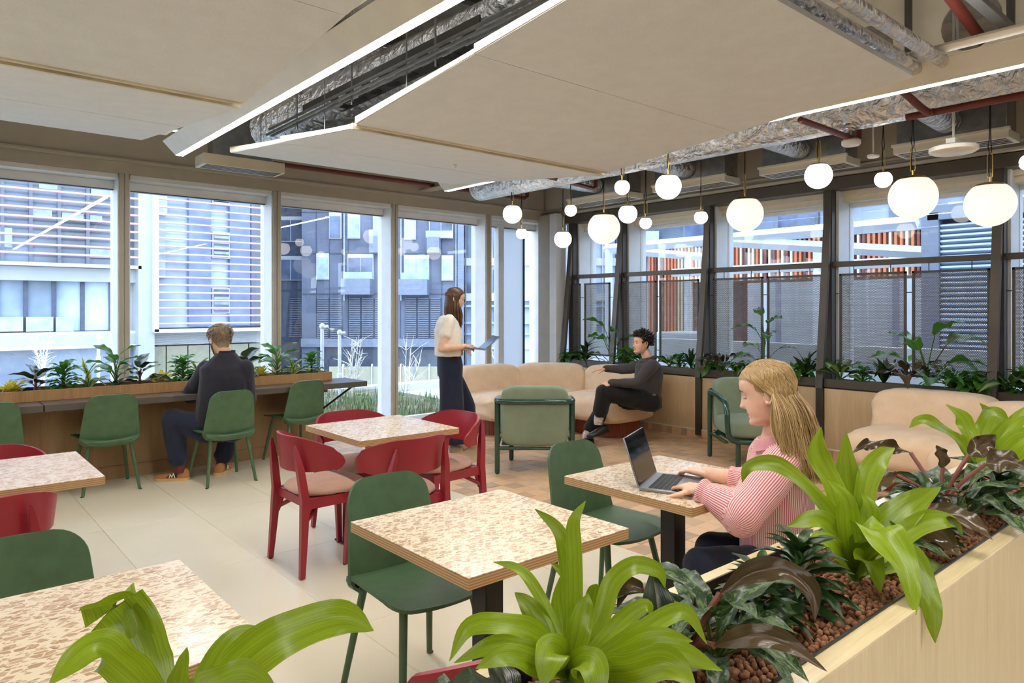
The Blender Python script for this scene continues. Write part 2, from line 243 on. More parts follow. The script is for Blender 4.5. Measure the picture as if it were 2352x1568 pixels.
# ---------------------------------------------------------------- mesh building
class MB:
    def __init__(s): s.v = []; s.f = []; s.uv = {}; s.mi = []; s.cur = 0; s.tint = []
    def add(s, verts, faces, M4=None, uvs=None, tint=None):
        o = len(s.v)
        if M4 is not None: verts = [M4 @ V(p) for p in verts]
        s.v.extend([tuple(p) for p in verts])
        for i, f in enumerate(faces):
            s.f.append(tuple(o+k for k in f)); s.mi.append(s.cur)
            if uvs is not None: s.uv[len(s.f)-1] = uvs[i]
            if tint is not None: s.tint.extend([tint])
            else: s.tint.append(0.)
        return s
    def box(s, a, b, bev=0., M4=None):
        """box from corner a to corner b with chamfered edges"""
        x0, y0, z0 = a; x1, y1, z1 = b
        if bev <= 0:
            vs_ = [(x0,y0,z0),(x1,y0,z0),(x1,y1,z0),(x0,y1,z0),(x0,y0,z1),(x1,y0,z1),(x1,y1,z1),(x0,y1,z1)]
            return s.add(vs_, [(0,3,2,1),(4,5,6,7),(0,1,5,4),(1,2,6,5),(2,3,7,6),(3,0,4,7)], M4)
        bm = bmesh.new(); bmesh.ops.create_cube(bm, size=1)
        for v in bm.verts: v.co = V(((x0+x1)/2+v.co.x*(x1-x0), (y0+y1)/2+v.co.y*(y1-y0), (z0+z1)/2+v.co.z*(z1-z0)))
        bev = min(bev, .49*min(abs(x1-x0), abs(y1-y0), abs(z1-z0)))
        bmesh.ops.bevel(bm, geom=bm.edges[:], offset=bev, segments=2 if bev > .004 else 1, profile=.5, affect='EDGES')
        return s.bm(bm, M4)
    def bm(s, bm, M4=None):
        bm.verts.index_update(); s.add([v.co.copy() for v in bm.verts], [[v.index for v in f.verts] for f in bm.faces], M4); bm.free(); return s
    def tube(s, pts, r, seg=8, cap=True, closed=False, flat=1.0, upv=None):
        pts = [V(p) for p in pts]; n = len(pts); rs = r if isinstance(r, (list, tuple)) else [r]*n
        rings = []; prev = None
        for i in range(n):
            if closed: t = (pts[(i+1) % n]-pts[i-1])
            else: t = pts[min(i+1, n-1)]-pts[max(i-1, 0)]
            t = t.normalized() if t.length > 1e-9 else V((0,0,1))
            if prev is None:
                a = V(upv) if upv is not None else (V((0,0,1)) if abs(t.z) < .9 else V((1,0,0)))
                nx = (a-t*a.dot(t)).normalized()
            else:
                nx = prev-t*prev.dot(t); nx = nx.normalized() if nx.length > 1e-6 else prev
            prev = nx; by = t.cross(nx)
            rings.append([pts[i]+nx*(rs[i]*math.cos(2*PI*k/seg))+by*(rs[i]*flat*math.sin(2*PI*k/seg)) for k in range(seg)])
        return s.rings(rings, cap, closed)
    def rings(s, rings, cap=True, closed=False, uv=False):
        n = len(rings); seg = len(rings[0]); vv = [p for r in rings for p in r]; ff = []; uu = [] if uv else None
        for i in range(n if closed else n-1):
            j = (i+1) % n
            for k in range(seg):
                l = (k+1) % seg; ff.append((i*seg+k, i*seg+l, j*seg+l, j*seg+k))
                if uv: uu.append([(k/seg, i/(n-1)), ((k+1)/seg, i/(n-1)), ((k+1)/seg, (i+1)/(n-1)), (k/seg, (i+1)/(n-1))])
        if cap and not closed:
            ff.append(tuple(range(seg-1, -1, -1))); ff.append(tuple((n-1)*seg+k for k in range(seg)))
            if uv: uu += [[(.5, 0)]*seg, [(.5, 1)]*seg]
        return s.add(vv, ff, None, uu)
    def lathe(s, prof, seg=24, c=(0,0,0), cap=True):
        c = V(c); return s.rings([[c+V((r*math.cos(2*PI*k/seg), r*math.sin(2*PI*k/seg), z)) for k in range(seg)] for r, z in prof], cap)
    def ball(s, c, r, seg=16, ring=10, sc=(1,1,1), M4=None):
        c = V(c); vv = [V((0,0,-1))]; 
        for i in range(1, ring):
            a = -PI/2+PI*i/ring
            for k in range(seg): vv.append(V((math.cos(a)*math.cos(2*PI*k/seg), math.cos(a)*math.sin(2*PI*k/seg), math.sin(a))))
        vv.append(V((0,0,1))); ff = []
        for k in range(seg): ff.append((0, 1+(k+1) % seg, 1+k))
        for i in range(ring-2):
            for k in range(seg): ff.append((1+i*seg+k, 1+i*seg+(k+1) % seg, 1+(i+1)*seg+(k+1) % seg, 1+(i+1)*seg+k))
        L = len(vv)-1; o = 1+(ring-2)*seg
        for k in range(seg): ff.append((L, o+k, o+(k+1) % seg))
        return s.add([c+V((p.x*r*sc[0], p.y*r*sc[1], p.z*r*sc[2])) for p in vv], ff, M4)
    def prism(s, poly, z0, z1, M4=None):
        n = len(poly); return s.add([(x,y,z0) for x,y in poly]+[(x,y,z1) for x,y in poly], [tuple(range(n-1,-1,-1)), tuple(range(n,2*n))]+[(i,(i+1)%n,n+(i+1)%n,n+i) for i in range(n)], M4)
    def mesh(s, name, mats, ang=40):
        me = bpy.data.meshes.new(name); me.from_pydata(s.v, [], s.f); 
        for m in (mats if isinstance(mats, (list, tuple)) else [mats]): me.materials.append(m)
        if any(s.mi): me.polygons.foreach_set('material_index', s.mi)
        if s.uv:
            u = me.uv_layers.new(name='UVMap')
            for p in me.polygons:
                q = s.uv.get(p.index)
                if q:
                    for li, c in zip(p.loop_indices, q): u.data[li].uv = c
        if any(s.tint):
            a = me.attributes.new('tint', 'FLOAT', 'FACE'); a.data.foreach_set('value', s.tint)
        if ang is not None:
            me.shade_smooth(); me.set_sharp_from_angle(angle=math.radians(ang))
        return me
    def obj(s, name, mats, parent=None, ang=40): return link(name, s.mesh(name, mats, ang), parent)
def link(name, me, parent=None, loc=None):
    o = bpy.data.objects.new(name, me); COL.objects.link(o)
    if parent is not None: o.parent = parent
    if loc is not None: o.location = loc
    return o
def tag(o, label=None, cat=None, group=None, kind=None):
    if label: o['label'] = label
    if cat: o['category'] = cat
    if group: o['group'] = group
    if kind: o['kind'] = kind
    return o
def thing(name, label, cat, loc=(0,0,0), rz=0., group=None):
    o = bpy.data.objects.new(name, None); COL.objects.link(o); o.empty_display_size = .05
    o.location = loc; o.rotation_euler = (0, 0, rz); return tag(o, label, cat, group)
def dup(o, label=None, loc=None, rz=None, parent=None):
    c = o.copy(); COL.objects.link(c); c.parent = parent
    if label: c['label'] = label
    if loc is not None: c.location = loc
    if rz is not None: c.rotation_euler = (0, 0, rz)
    for ch in list(o.children): dup(ch, parent=c)
    return c
def struct(o, kind='structure'): o['kind'] = kind; return o
def curve(pts, n=16):
    """Catmull-Rom through points"""
    p = [V(q) for q in pts]; p = [p[0]*2-p[1]]+p+[p[-1]*2-p[-2]]; out = []
    for i in range(1, len(p)-2):
        for k in range(n):
            t = k/n; a, b, c, d = p[i-1], p[i], p[i+1], p[i+2]
            out.append(.5*((2*b)+(c-a)*t+(2*a-5*b+4*c-d)*t*t+(3*b-a-3*c+d)*t**3))
    out.append(p[-2]); return out
def modded(mb, voxel, smooth=6, name='tmp', fac=.5):
    """one closed skin out of overlapping solids"""
    me = mb.mesh(name, [], None); o = bpy.data.objects.new(name, me); COL.objects.link(o)
    bm = bmesh.new(); bm.from_mesh(me); bmesh.ops.recalc_face_normals(bm, faces=bm.faces[:]); bm.to_mesh(me); bm.free()
    r = o.modifiers.new('r', 'REMESH'); r.mode = 'VOXEL'; r.voxel_size = voxel
    if smooth:
        q = o.modifiers.new('s', 'SMOOTH'); q.iterations = smooth; q.factor = fac
    dg = bpy.context.evaluated_depsgraph_get(); e = o.evaluated_get(dg); out = bpy.data.meshes.new_from_object(e)
    bpy.data.objects.remove(o); bpy.data.meshes.remove(me); out.shade_smooth(); return out
# ================================================================ THE ROOM
X2, Y1, ZC = 7.0, 7.5, 3.6
# floor slab with its tiles
fl = MB(); fl.box((-8, -6, -.15), (7.9, 7.9, -.012)); floor = struct(fl.obj('floor', M['grout']))
def tile_mesh(w, d, h=.012, b=.002):
    m = MB(); z = 0.
    m.add([(-w/2,-d/2,-h),(w/2,-d/2,-h),(w/2,d/2,-h),(-w/2,d/2,-h),(-w/2,-d/2,z-b),(w/2,-d/2,z-b),(w/2,d/2,z-b),(-w/2,d/2,z-b),(-w/2+b,-d/2+b,z),(w/2-b,-d/2+b,z),(w/2-b,d/2-b,z),(-w/2+b,d/2-b,z)],
          [(0,1,5,4),(1,2,6,5),(2,3,7,6),(3,0,4,7),(4,5,9,8),(5,6,10,9),(6,7,11,10),(7,4,8,11),(8,9,10,11)]); return m
def to_px(p):
    d = p.x*FX+p.y*FY
    return (1176+1612*(p.x*RX+p.y*RY)/d, 709-1612*(p.z-1.5)/d, d) if d > .1 else (-9999, 9999, d)
tm = tile_mesh(.5982, 1.1982).mesh('cream_tile', M['cream_tile'], None); rest = MB()
for i in range(-14, 4):
    for j in range(-7, 4):
        c = V((1.0+.6*i+.3, 4.2+1.2*j-.6, 0))
        if c.x > 3.3 or c.y > 7.4: continue
        q = to_px(c)
        if -250 < q[0] < 2000 and 1000 < q[1] < 1900: link('floor_tile', tm, floor, c)
        else: t = tile_mesh(.597, 1.197); rest.add(t.v, t.f, Matrix.Translation(c), None, rnd.random())
struct(rest.obj('floor_tiles_beyond', M['cream_tile'], floor, None), 'stuff')
pv = []
for i in range(25):
    for j in range(57):
        c = V((3.4+.1435*(i+.5), 7.45-.1435*(j+.5), 0)); q = to_px(c)
        seen = 1000 < q[0] < 1720 and 1015 < q[1] < 1330
        pv.append((0 if seen else 1, q[2], c))
pv.sort(key=lambda t: (t[0], t[1])); pm = tile_mesh(.1402, .1402).mesh('clay_tile', M['paver'], None); rest = MB()
for k, (s, d, c) in enumerate(pv):
    dz = rnd.uniform(-.0012, .0012)
    if k < 298 and s == 0: link('clay_tile', pm, floor, (c.x, c.y, dz))
    else: t = tile_mesh(.1402, .1402); rest.add(t.v, t.f, Matrix.Translation((c.x, c.y, dz)), None, rnd.random())
struct(rest.obj('clay_tiles_far', M['paver'], floor, None), 'stuff')
# ceiling slab, back walls
c = MB(); c.box((-8, -6, ZC), (7.9, 7.9, ZC+.2)); struct(c.obj('ceiling', M['concrete']))
c = MB(); c.box((-8, -6.2, 0), (7.9, -6, ZC)); struct(c.obj('wall_back', M['wall']))
c = MB(); c.box((-8.2, -6, 0), (-8, 7.9, ZC)); struct(c.obj('wall_left', M['wall']))
# ---- window wall ahead (runs along x)
c = MB(); c.box((-8, Y1, 2.79), (7.05, 7.9, 3.595)); c.box((-8, Y1-.05, 2.9), (7.05, Y1+.02, 2.93), .006); c.box((-8, Y1-.02, 2.93), (7.05, Y1+.02, 3.5))
c.box((-8, Y1, -.15), (-4.5, 7.9, 2.8)); struct(c.obj('wall_front', M['tan_frame']))
c = MB(); c.box((-4.5, Y1-.0, -.01), (7.2, 7.85, .05), .004); struct(c.obj('trim_1', M['white_frame']))
MX = [-4.4, -2.92, -1.42, .07, 1.566, 3.06, 4.555, 6.04, 7.14]
for k, mx in enumerate(MX):
    m = MB(); m.box((mx-.042, Y1, .05), (mx-.003, Y1+.1, 2.79), .003); m.box((mx+.003, Y1, .05), (mx+.042, Y1+.1, 2.79), .003); m.box((mx-.02, Y1+.01, .05), (mx+.02, Y1+.34, 2.79))
    struct(m.obj('trim_%d' % (k+2), M['tan_frame']))
def pane(n, parent, a, b):
    m = MB(); m.box(a, b); return m.obj(n, M['glass'], parent, None)
for k in range(len(MX)-1):
    a, b = MX[k]+.042, MX[k+1]-.042
    w = struct(bpy.data.objects.new('window_%d' % (k+1), None)); COL.objects.link(w)
    m = MB()
    for x0, x1 in ((a-.02, a+.012), (b-.012, b+.02)): m.box((x0, Y1+.02, .05), (x1, Y1+.34, 2.79), .003)
    m.box((a, Y1+.02, 2.745), (b, Y1+.34, 2.79), .003); m.box((a, Y1+.2, 2.66), (b, Y1+.3, 2.745), .004); m.box((a, Y1+.2, .05), (b, Y1+.28, .12), .004)
    m.obj('window_frame', M['white_frame'], w)
    m = MB(); m.box((a+.01, Y1+.196, 2.655), (b-.01, Y1+.24, 2.662)); m.obj('gasket', M['black'], w)
    if k == 7:     # narrow corner bay with a white spandrel
        m = MB(); m.box((6.34, Y1+.16, .06), (6.44, Y1+.27, 2.7), .004); m.obj('corner_mullion', M['white_frame'], w); m = MB(); m.box((6.44, Y1+.23, .1), (6.86, Y1+.245, 2.7), .002); m.obj('spandrel_panel', M['frosted'], w)
        m = MB(); m.box((6.86, Y1+.2, .1), (6.872, Y1+.265, 2.7)); m.obj('gasket', M['black'], w)
        pane('glass_pane', w, (a, Y1+.235, .11), (6.35, Y1+.243, 2.67))
    else: pane('glass_pane', w, (a, Y1+.235, .11), (b, Y1+.243, 2.67))
# corner column
c = MB(); c.box((6.97, 7.22, 0), (7.25, 7.52, 2.85), .01); struct(c.obj('trim_20', M['tan_frame']))
c = MB(); c.box((6.93, 7.1, 0), (7.12, 7.24, 2.85), .008); struct(c.obj('trim_21', M['white_frame']))
# ---- window wall on the right (runs along y)
c = MB(); c.box((7.08, -6, 2.83), (7.9, 7.9, 3.595)); c.box((7.05, -6, 2.9), (7.1, 7.5, 2.925), .005); c.box((7.02, -6, 2.83), (7.12, 7.5, 2.86), .004)
c.box((7.2, -6, -.1), (7.9, -2.6, 2.84)); struct(c.obj('wall_right', M['tan_frame']))
c = MB(); c.box((7.1, -2.6, 2.71), (7.3, 7.2, 2.83), .004); struct(c.obj('trim_22', M['bronze']))
c = MB(); c.box((7.34, -2.6, 2.6), (7.75, 7.3, 2.83)); c.box((7.3, -2.6, 2.66), (7.36, 7.2, 2.72)); struct(c.obj('trim_23', M['cream_metal']))
c = MB(); c.box((7.2, -2.6, -.1), (7.7, 7.3, .7)); struct(c.obj('wall_right_low', M['wall']))
PY = [7.02, 6.11, 4.78, 3.345, 1.86, .4, -1.06, -2.5]
for k, y in enumerate(PY):
    m = MB(); m.box((7.14, y-.045, .7), (7.24, y+.045, 2.83), .004); struct(m.obj('trim_%d' % (30+k), M['bronze_dark']))
    m = MB(); m.box((7.24, y-.07, .7), (7.6, y+.03, 2.72), .004); struct(m.obj('trim_%d' % (40+k), M['white_frame']))
for k in range(len(PY)-1):
    y1, y0 = PY[k]-.045, PY[k+1]+.045
    w = struct(bpy.data.objects.new('window_%d' % (10+k), None)); COL.objects.link(w)
    m = MB(); m.box((7.16, y0, 1.925), (7.22, y1, 1.98), .003); m.obj('transom', M['bronze'], w)
    m = MB(); m.box((7.48, y0-.02, .75), (7.56, y0+.03, 2.64), .003); m.box((7.48, y1-.03, .75), (7.56, y1+.02, 2.64), .003); m.box((7.48, y0, 2.56), (7.56, y1, 2.66), .003); m.obj('window_frame', M['white_frame'], w)
    pane('glass_pane', w, (7.51, y0, .7), (7.518, y1, 2.6))
# perforated screens hung between rods
def perforated(w, h, pitch=.0135, r=.0046):
    v, f = [], []; dx = pitch; dy = pitch*.866; nx, ny = int(w/dx), int(h/dy)
    ho = [(math.cos(PI/6+PI/3*k)*pitch/1.732, math.sin(PI/6+PI/3*k)*pitch/1.732) for k in range(6)]; hi = [(math.cos(PI/6+PI/3*k)*r, math.sin(PI/6+PI/3*k)*r) for k in range(6)]
    for j in range(ny):
        for i in range(nx-(j % 2)):
            cx_, cy_ = -w/2+dx*(i+.5+.5*(j % 2))+(w-nx*dx)/2, -h/2+dy*(j+.5)+(h-ny*dy)/2; o = len(v)
            v += [(0, cx_+a, cy_+b) for a, b in ho]+[(0, cx_+a, cy_+b) for a, b in hi]
            f += [(o+k, o+(k+1) % 6, o+6+(k+1) % 6, o+6+k) for k in range(6)]
    me = bpy.data.meshes.new('perforated_sheet'); me.from_pydata(v, [], f); me.materials.append(M['screen_metal']); return me
SH = {}
def screen(y0, y1, label):
    zb, zt = .86, 1.855; w, h = y1-y0, zt-zb; xs = 7.16; cy_ = (y0+y1)/2; key = round(w, 2)
    t = thing('mesh_screen', label, 'screen', (xs, cy_, zb), 0, 'perforated screens on the window wall')
    if key not in SH: SH[key] = perforated(w-.03, h-.03)
    s = link('perforated_sheet', SH[key], t, (0, 0, h/2))
    m = MB(); a = w/2; fw = .022
    m.box((-.012, -a, 0), (.012, -a+fw, h), .002); m.box((-.012, a-fw, 0), (.012, a, h), .002); m.box((-.012, -a, 0), (.012, a, fw), .002); m.box((-.012, -a, h-fw), (.012, a, h), .002)
    for k in range(6):
        for yy, zz in ((-a+.011, h*(k+.5)/6), (a-.011, h*(k+.5)/6)) + (((-a+w*(k+.5)/6, h-.011),) if k < 5 else ()): m.ball((-.013, yy, zz), .004, 6, 4)
    m.obj('frame', M['bronze'], t)
    for yy in (-a*.55, a*.55):
        m = MB(); m.tube([(0, yy, h), (0, yy, h+.07)], .004, 6); m.obj('hanger_rod', M['black'], t)
    for zz in (.12, h-.2):
        
        for sg in (-1, 1): m = MB(); m.tube([(0, sg*(a+.045), zz), (0, sg*a, zz)], .004, 6); m.obj('side_rod', M['black'], t)
f_ = 7.16/7.0
scr = [(7.0-.15, 7.0, 'narrow sliver of dark perforated screen in the far corner by the window wall'), (6.3, 6.92-.15, 'perforated screen beside the corner, behind the leafy trough'),
       (5.53, 6.17, 'perforated screen behind the raised hand end of the seated man'), (4.9, 5.48, 'perforated screen just behind the head of the seated man'),
       (4.07, 4.7, 'perforated screen behind the tall thin stemmed plant, left of its pair'), (3.40, 4.02, 'perforated screen above the blonde woman, right of its pair'),
       (2.6, 3.23, 'perforated screen right of the third slanted post, left of its pair'), (1.92, 2.55, 'perforated screen in front of the louvred block outside, right of its pair'),
       (1.1, 1.76, 'perforated screen cut by the right edge of the picture'), (.48, 1.06, 'perforated screen out past the right edge of the picture')]
for a, b, l in scr: screen(a, b, l)
# slanted posts standing on the trough front
for k, y in enumerate(PY[:7]):
    t = thing('slanted_post', ['slanted dark post in the far corner beside the pale column', 'slanted dark post left of the seated man', 'slanted dark post right of the seated man, above the bare plywood', 'slanted dark post above the shoulder of the blonde woman', 'slanted dark post near the right edge, by the two largest globes', 'slanted dark post out of the frame on the right', 'slanted dark post furthest out of the frame'][k], 'post', (6.97, y, 0), 0, 'slanted posts along the window wall')
    m = MB(); w = .036
    def bar(p, q, m=m): m.rings([[V((p[0]+a, p[1]+b, p[2])) for a, b in ((-.022,-w),(.022,-w),(.022,w),(-.022,w))], [V((q[0]+a, q[1]+b, q[2])) for a, b in ((-.022,-w),(.022,-w),(.022,w),(-.022,w))]])
    bar((0, 0, .7), (.215, .0, 2.72)); m.obj('slanted_bar', M['bronze'], t)
    m = MB(); m.box((-.012, -w, .03), (.02, w, .8), .003); m.obj('upright', M['bronze_dark'], t)
# planted trough under the window
tr = thing('window_trough', 'long dark metal plant trough with plywood front under the screens', 'planter', (6.98, 2.3, 0))
yy0, yy1 = -2.6-2.3, 7.1-2.3
m = MB(); m.box((0, yy0, .715), (.03, yy1, .8), .004); m.obj('front_rail', M['bronze'], tr)
m = MB(); m.box((.03, yy0, .70), (.3, yy1, .72)); m.box((.29, yy0, .7), (.3, yy1, .78)); m.obj('liner', M['bronze_dark'], tr)
m = MB()
for k in range(110):
    y0 = yy0+(yy1-yy0)*k/110; y1 = yy0+(yy1-yy0)*(k+1)/110; m.add([(.03, y0, .745), (.29, y0, .75), (.29, y1, .75+.01*rnd.random()), (.03, y1, .745)], [(0,1,2,3)])
m.obj('soil', M['soil'], tr, 80)['kind'] = 'stuff'
ye = [7.1]+PY[1:]
for k in range(len(ye)-1):
    m = MB(); m.box((.012, ye[k+1]-2.3+.037, .095), (.03, ye[k]-2.3-.037, .7), .002); m.obj('plywood_panel', M['birch'], tr)
m = MB(); m.box((.0, yy0, .085), (.03, yy1, .1), .003); m.obj('bottom_ledge', M['cream_metal'], tr)
bb = MB(); bb.box((6.992, -2.6, 0), (7.01, 7.1, .085)); bbo = struct(bb.obj('baseboard_right', M['grout']))
sk = MB(); sk.box((0, -.0345, 0), (.012, .0345, .083), .002); skm = sk.mesh('skirting_tile', M['paver'], None)
for k in range(75): link('skirting_tile', skm, bbo, (6.981, 7.0-.072*k, .001))
# ================================================================ WHAT HANGS FROM THE CEILING
# folded acoustic rafts
def raft(x0, x1, label, near):
    t = thing('ceiling_raft', label, 'ceiling panel', (0, 0, 0))
    def panel(ya, za, yb, zb, gap=.004):
        m = MB(); th = .035
        m.add([(x0,ya,za),(x1,ya,za),(x1,yb-gap,zb),(x0,yb-gap,zb),(x0+.01,ya+.01,za+th),(x1-.01,ya+.01,za+th),(x1-.01,yb-gap-.01,zb+th),(x0+.01,yb-gap-.01,zb+th)], [(0,3,2,1),(4,5,6,7),(0,1,5,4),(1,2,6,5),(2,3,7,6),(3,0,4,7)])
        m.obj('raft_panel', M['raft'], t, None)
        for xx in (x0, x1):
            e = MB(); e.rings([[V((xx+a, ya, za+b)) for a, b in ((-.004,.003),(.004,.003),(.004,.024),(-.004,.024))], [V((xx+a, yb-gap, zb+b)) for a, b in ((-.006,.004),(.006,.004),(.006,.045),(-.006,.045))]])
            e.obj('edge_trim', M['raft_edge'], t, None)
    ys = near
    for a, b in zip(ys[:-1], ys[1:]): panel(a, 2.56+(3.66-a)*.088, b, 2.56+(3.66-b)*.088)
    m = MB(); m.box((x0, 3.645, 2.552), (x1, 3.665, 2.59)); m.box((x0, 3.69, 2.545), (x1, 3.71, 2.58)); m.obj('fold_channel', M['raft_edge'], t)
    m = MB(); m.box((x0+.02, 3.66, 2.585), (x1-.02, 3.70, 2.6)); m.obj('fold_gap', M['black'], t)
    for a, b in ((3.71, 4.72), (4.72, 5.73)): panel(a, 2.545+(a-3.7)*.1, b, 2.545+(b-3.7)*.1)
    for yy in (2.0, 3.3, 4.3, 5.4):
        for xx in (x0+.12, x1-.12):
            z0 = 2.6+abs(yy-3.66)*.09
            m = MB(); m.tube([(xx, yy, z0), (xx, yy, 3.6)], .004, 6); m.obj('hanger_rod', M['galv'], t)
    return t
raft(1.955, 4.125, 'large off white folded ceiling raft in the middle between the two long lights', [1.46, 2.535, 3.655])
raft(-.86, 1.31, 'off white folded ceiling raft at the upper left of the long light', [.4, 1.5, 2.535, 3.655])
raft(-4.2, -2.0, 'off white folded ceiling raft out past the left edge', [.4, 1.5, 2.535, 3.655])
m = MB(); m.tube([(3.2, 4.4, 2.62), (3.2, 4.4, 2.6)], .018, 10); m.tube([(3.2, 4.4, 2.605), (3.2, 4.4, 2.585)], .009, 8); tag(m.obj('fire_sprinkler', M['white_plastic']), 'tiny white sprinkler head under the central raft', 'sprinkler')
# linear lights
def strip_light(x, label, y0, y1):
    t = thing('linear_light', label, 'light', (x, 0, 2.786))
    m = MB(); m.prism([(-.03, 0), (-.028, .0), (-.028, .012), (.028, .012), (.028, 0), (.03, 0), (.034, .03), (.05, .105), (.045, .115), (-.12, .115), (-.13, .105)], y0, y1, Matrix(((1,0,0,0),(0,0,1,0),(0,1,0,0),(0,0,0,1))))
    m.obj('housing', M['white_metal'], t, 25)
    m = MB(); m.box((-.0275, y0+.004, .0), (.0275, y1-.004, .011)); m.obj('diffuser', M['strip'], t, None)
    m = MB(); m.box((-.09, y0+.05, .114), (.03, y1-.05, .12)); m.obj('added_up_glow', M['strip_up_added'], t, None)  # glowing strip added on top of the housing to brighten the ceiling void
    m = MB(); m.box((-.25, y0, .128), (-.13, y1-.12, .143), .003); m.obj('top_wing', M['white_metal'], t)
    yy = y1-.25
    while yy > y0:
        m = MB(); m.box((-.24, yy-.03, .143), (.03, yy+.03, .16), .003); m.box((-.2, yy-.015, .15), (-.15, yy+.015, .22), .002); m.tube([(-.17, yy, .15), (-.17, yy, ZC-2.786)], .004, 6); m.obj('hanger_clip', M['galv'], t)
        yy -= 1.9
strip_light(1.727, 'long linear light running over the cream tiles between the two rafts', -3.0, 6.3)
strip_light(4.47, 'long linear light past the central raft beside the globe pendants', -3.0, 6.3)
strip_light(-1.35, 'long linear light out past the left edge', -3.0, 6.3)
# cellular steel beam
hz, hr = 3.245, .165
bm_ = thing('cellular_beam', 'big beige steel beam with round holes in its web at the upper right', 'beam', (4.92, 0, 0))
m = MB(); ys = [-3.5+.61*k for k in range(18)]; ang = [2*PI*k/24 for k in range(24)]
for yc in ys:
    yc += .04
    # plate around one hole
    sq = []
    for a in ang:
        c_, s_ = math.cos(a), math.sin(a); k_ = max(abs(c_)/.305, s_/.352, -s_/.25); sq.append((0, yc+c_/k_, hz+s_/k_))
    ci = [(0, yc+hr*math.cos(a), hz+hr*math.sin(a)) for a in ang]
    for xx in (-.006, .006): m.add([(xx, p[1], p[2]) for p in sq+ci], [(k, (k+1) % 24, 24+(k+1) % 24, 24+k) for k in range(24)])
    m.add([(-.006, p[1], p[2]) for p in ci]+[(.006, p[1], p[2]) for p in ci], [(k, (k+1) % 24, 24+(k+1) % 24, 24+k) for k in range(24)])
m.obj('web', M['ceiling'], bm_, None)
m = MB(); m.box((-.05, -3.8, 2.98), (.11, 7.45, 2.996), .003); m.obj('bottom_flange', M['ceiling'], bm_)
# ducts, trays, pipes
def pipe(name, label, cat, pts, r, mat, seg=16, bands=0):
    m = MB(); m.tube(pts, r, seg); t = m.obj(name, mat); return tag(t, label, cat)
def ribbed(a, b, r, n):
    pts, rs = [], []
    for k in range(n+1):
        pts.append(V(a).lerp(V(b), k/n)); rs.append(r*(1+.02*(k % 2)+rnd.uniform(-.012, .012)))
    return pts, rs
p_, r_ = ribbed((5.32, -2, 2.99), (5.32, 6.8, 2.99), .165, 70); pipe('foil_duct', 'big foil wrapped duct running behind the right linear light', 'duct', p_, r_, M['foil'])
p_, r_ = ribbed((2.75, 3.0, 3.2), (2.35, 5.9, 3.02), .19, 30); pipe('foil_duct', 'foil wrapped flexible duct in the dark gap beside the left linear light', 'duct', p_, r_, M['foil'])
p_, r_ = ribbed((1.5, 4.7, 3.42), (4.6, 4.9, 3.42), .16, 24); pipe('foil_duct', 'foil duct crossing above the central raft', 'duct', p_, r_, M['foil'])
p_, r_ = ribbed((2.35, .5, 3.1), (2.35, 4.2, 3.1), .055, 40); pipe('lagged_pipe', 'thin foil lagged pipe above the near edge of the central raft', 'pipe', p_, r_, M['foil'])
p_, r_ = ribbed((2.2, 1.0, 3.2), (2.2, 5.0, 3.2), .04, 40); pipe('lagged_pipe', 'thinner foil lagged pipe above the near edge of the central raft', 'pipe', p_, r_, M['foil'])
for yo, xe, l in ((1.535, 4.42, 'foil lagged pipe ending at the upper right, nearer the raft'), (1.40, 4.40, 'foil lagged pipe ending at the upper right, nearer the beam')):
    p_, r_ = ribbed((2.6, yo, 2.88), (xe, yo, 2.88), .036, 40); pipe('lagged_pipe', l, 'pipe', p_, r_, M['foil'])
tray = thing('cable_rail', 'thin steel double rail hung over the gap beside the central raft', 'rail', (2.06, 0, 2.8))
m = MB()
for xo, zo in ((-.02, 0), (.02, .0), (0, .045)): m.box((xo-.008, .3, zo), (xo+.008, 5.2, zo+.012))
m.obj('rail_bar', M['galv'], tray)
for yy in (1.2, 2.1, 3.0, 3.9, 4.7): m = MB(); m.tube([(0, yy, -.05), (0, yy, .8)], .006, 6); m.obj('threaded_rod', M['galv'], tray)
ct = thing('cable_tray', 'dark perforated cable tray leaning in the gap beside the central raft', 'cable tray', (0, 0, 0))
m = MB()
for k in range(16):
    for j in range(4):
        if (k+j) % 2: continue
        m.box((2.2+.05*j, 2.9+.11*k, 2.95), (2.245+.05*j, 3.0+.11*k, 2.955))
m.box((2.19, 2.8, 2.94), (2.2, 4.9, 2.99)); m.box((2.4, 2.8, 2.94), (2.41, 4.9, 2.99)); m.obj('tray', M['dark_steel'], ct)
for k, (a, b) in enumerate((((4.15, 1.75, 3.05), (4.9, 1.75, 3.05)), ((4.0, 2.35, 2.98), (4.6, 2.35, 2.98)), ((3.2, 1.2, 3.1), (4.9, 1.2, 3.1)), ((2.0, 3.3, 3.3), (4.6, 3.3, 3.3)), ((1.95, 5.3, 3.2), (4.4, 5.3, 3.2)))):
    m = MB(); m.box((a[0], a[1]-.03, a[2]), (b[0], a[1]+.03, a[2]+.035), .003); m.box((b[0]-.06, a[1]-.02, a[2]), (b[0]-.04, a[1]+.02, 3.6)); tag(m.obj('strut_channel', M['dark_steel']), ['short dark strut channel near the big beam', 'short dark strut channel with a white end cap above the raft', 'long dark strut channel behind the foil pipes', 'dark strut channel high above the central raft', 'dark strut channel high by the window end of the raft'][k], 'channel')
pipe('sprinkler_pipe', 'red sprinkler pipe running along under the big foil duct', 'pipe', curve([(5.1, -1.5, 2.79), (5.1, 1.6, 2.79), (5.09, 1.68, 2.79), (5.02, 1.72, 2.80), (4.6, 1.75, 2.9)], 6), .024, M['pipe_red'], 10)
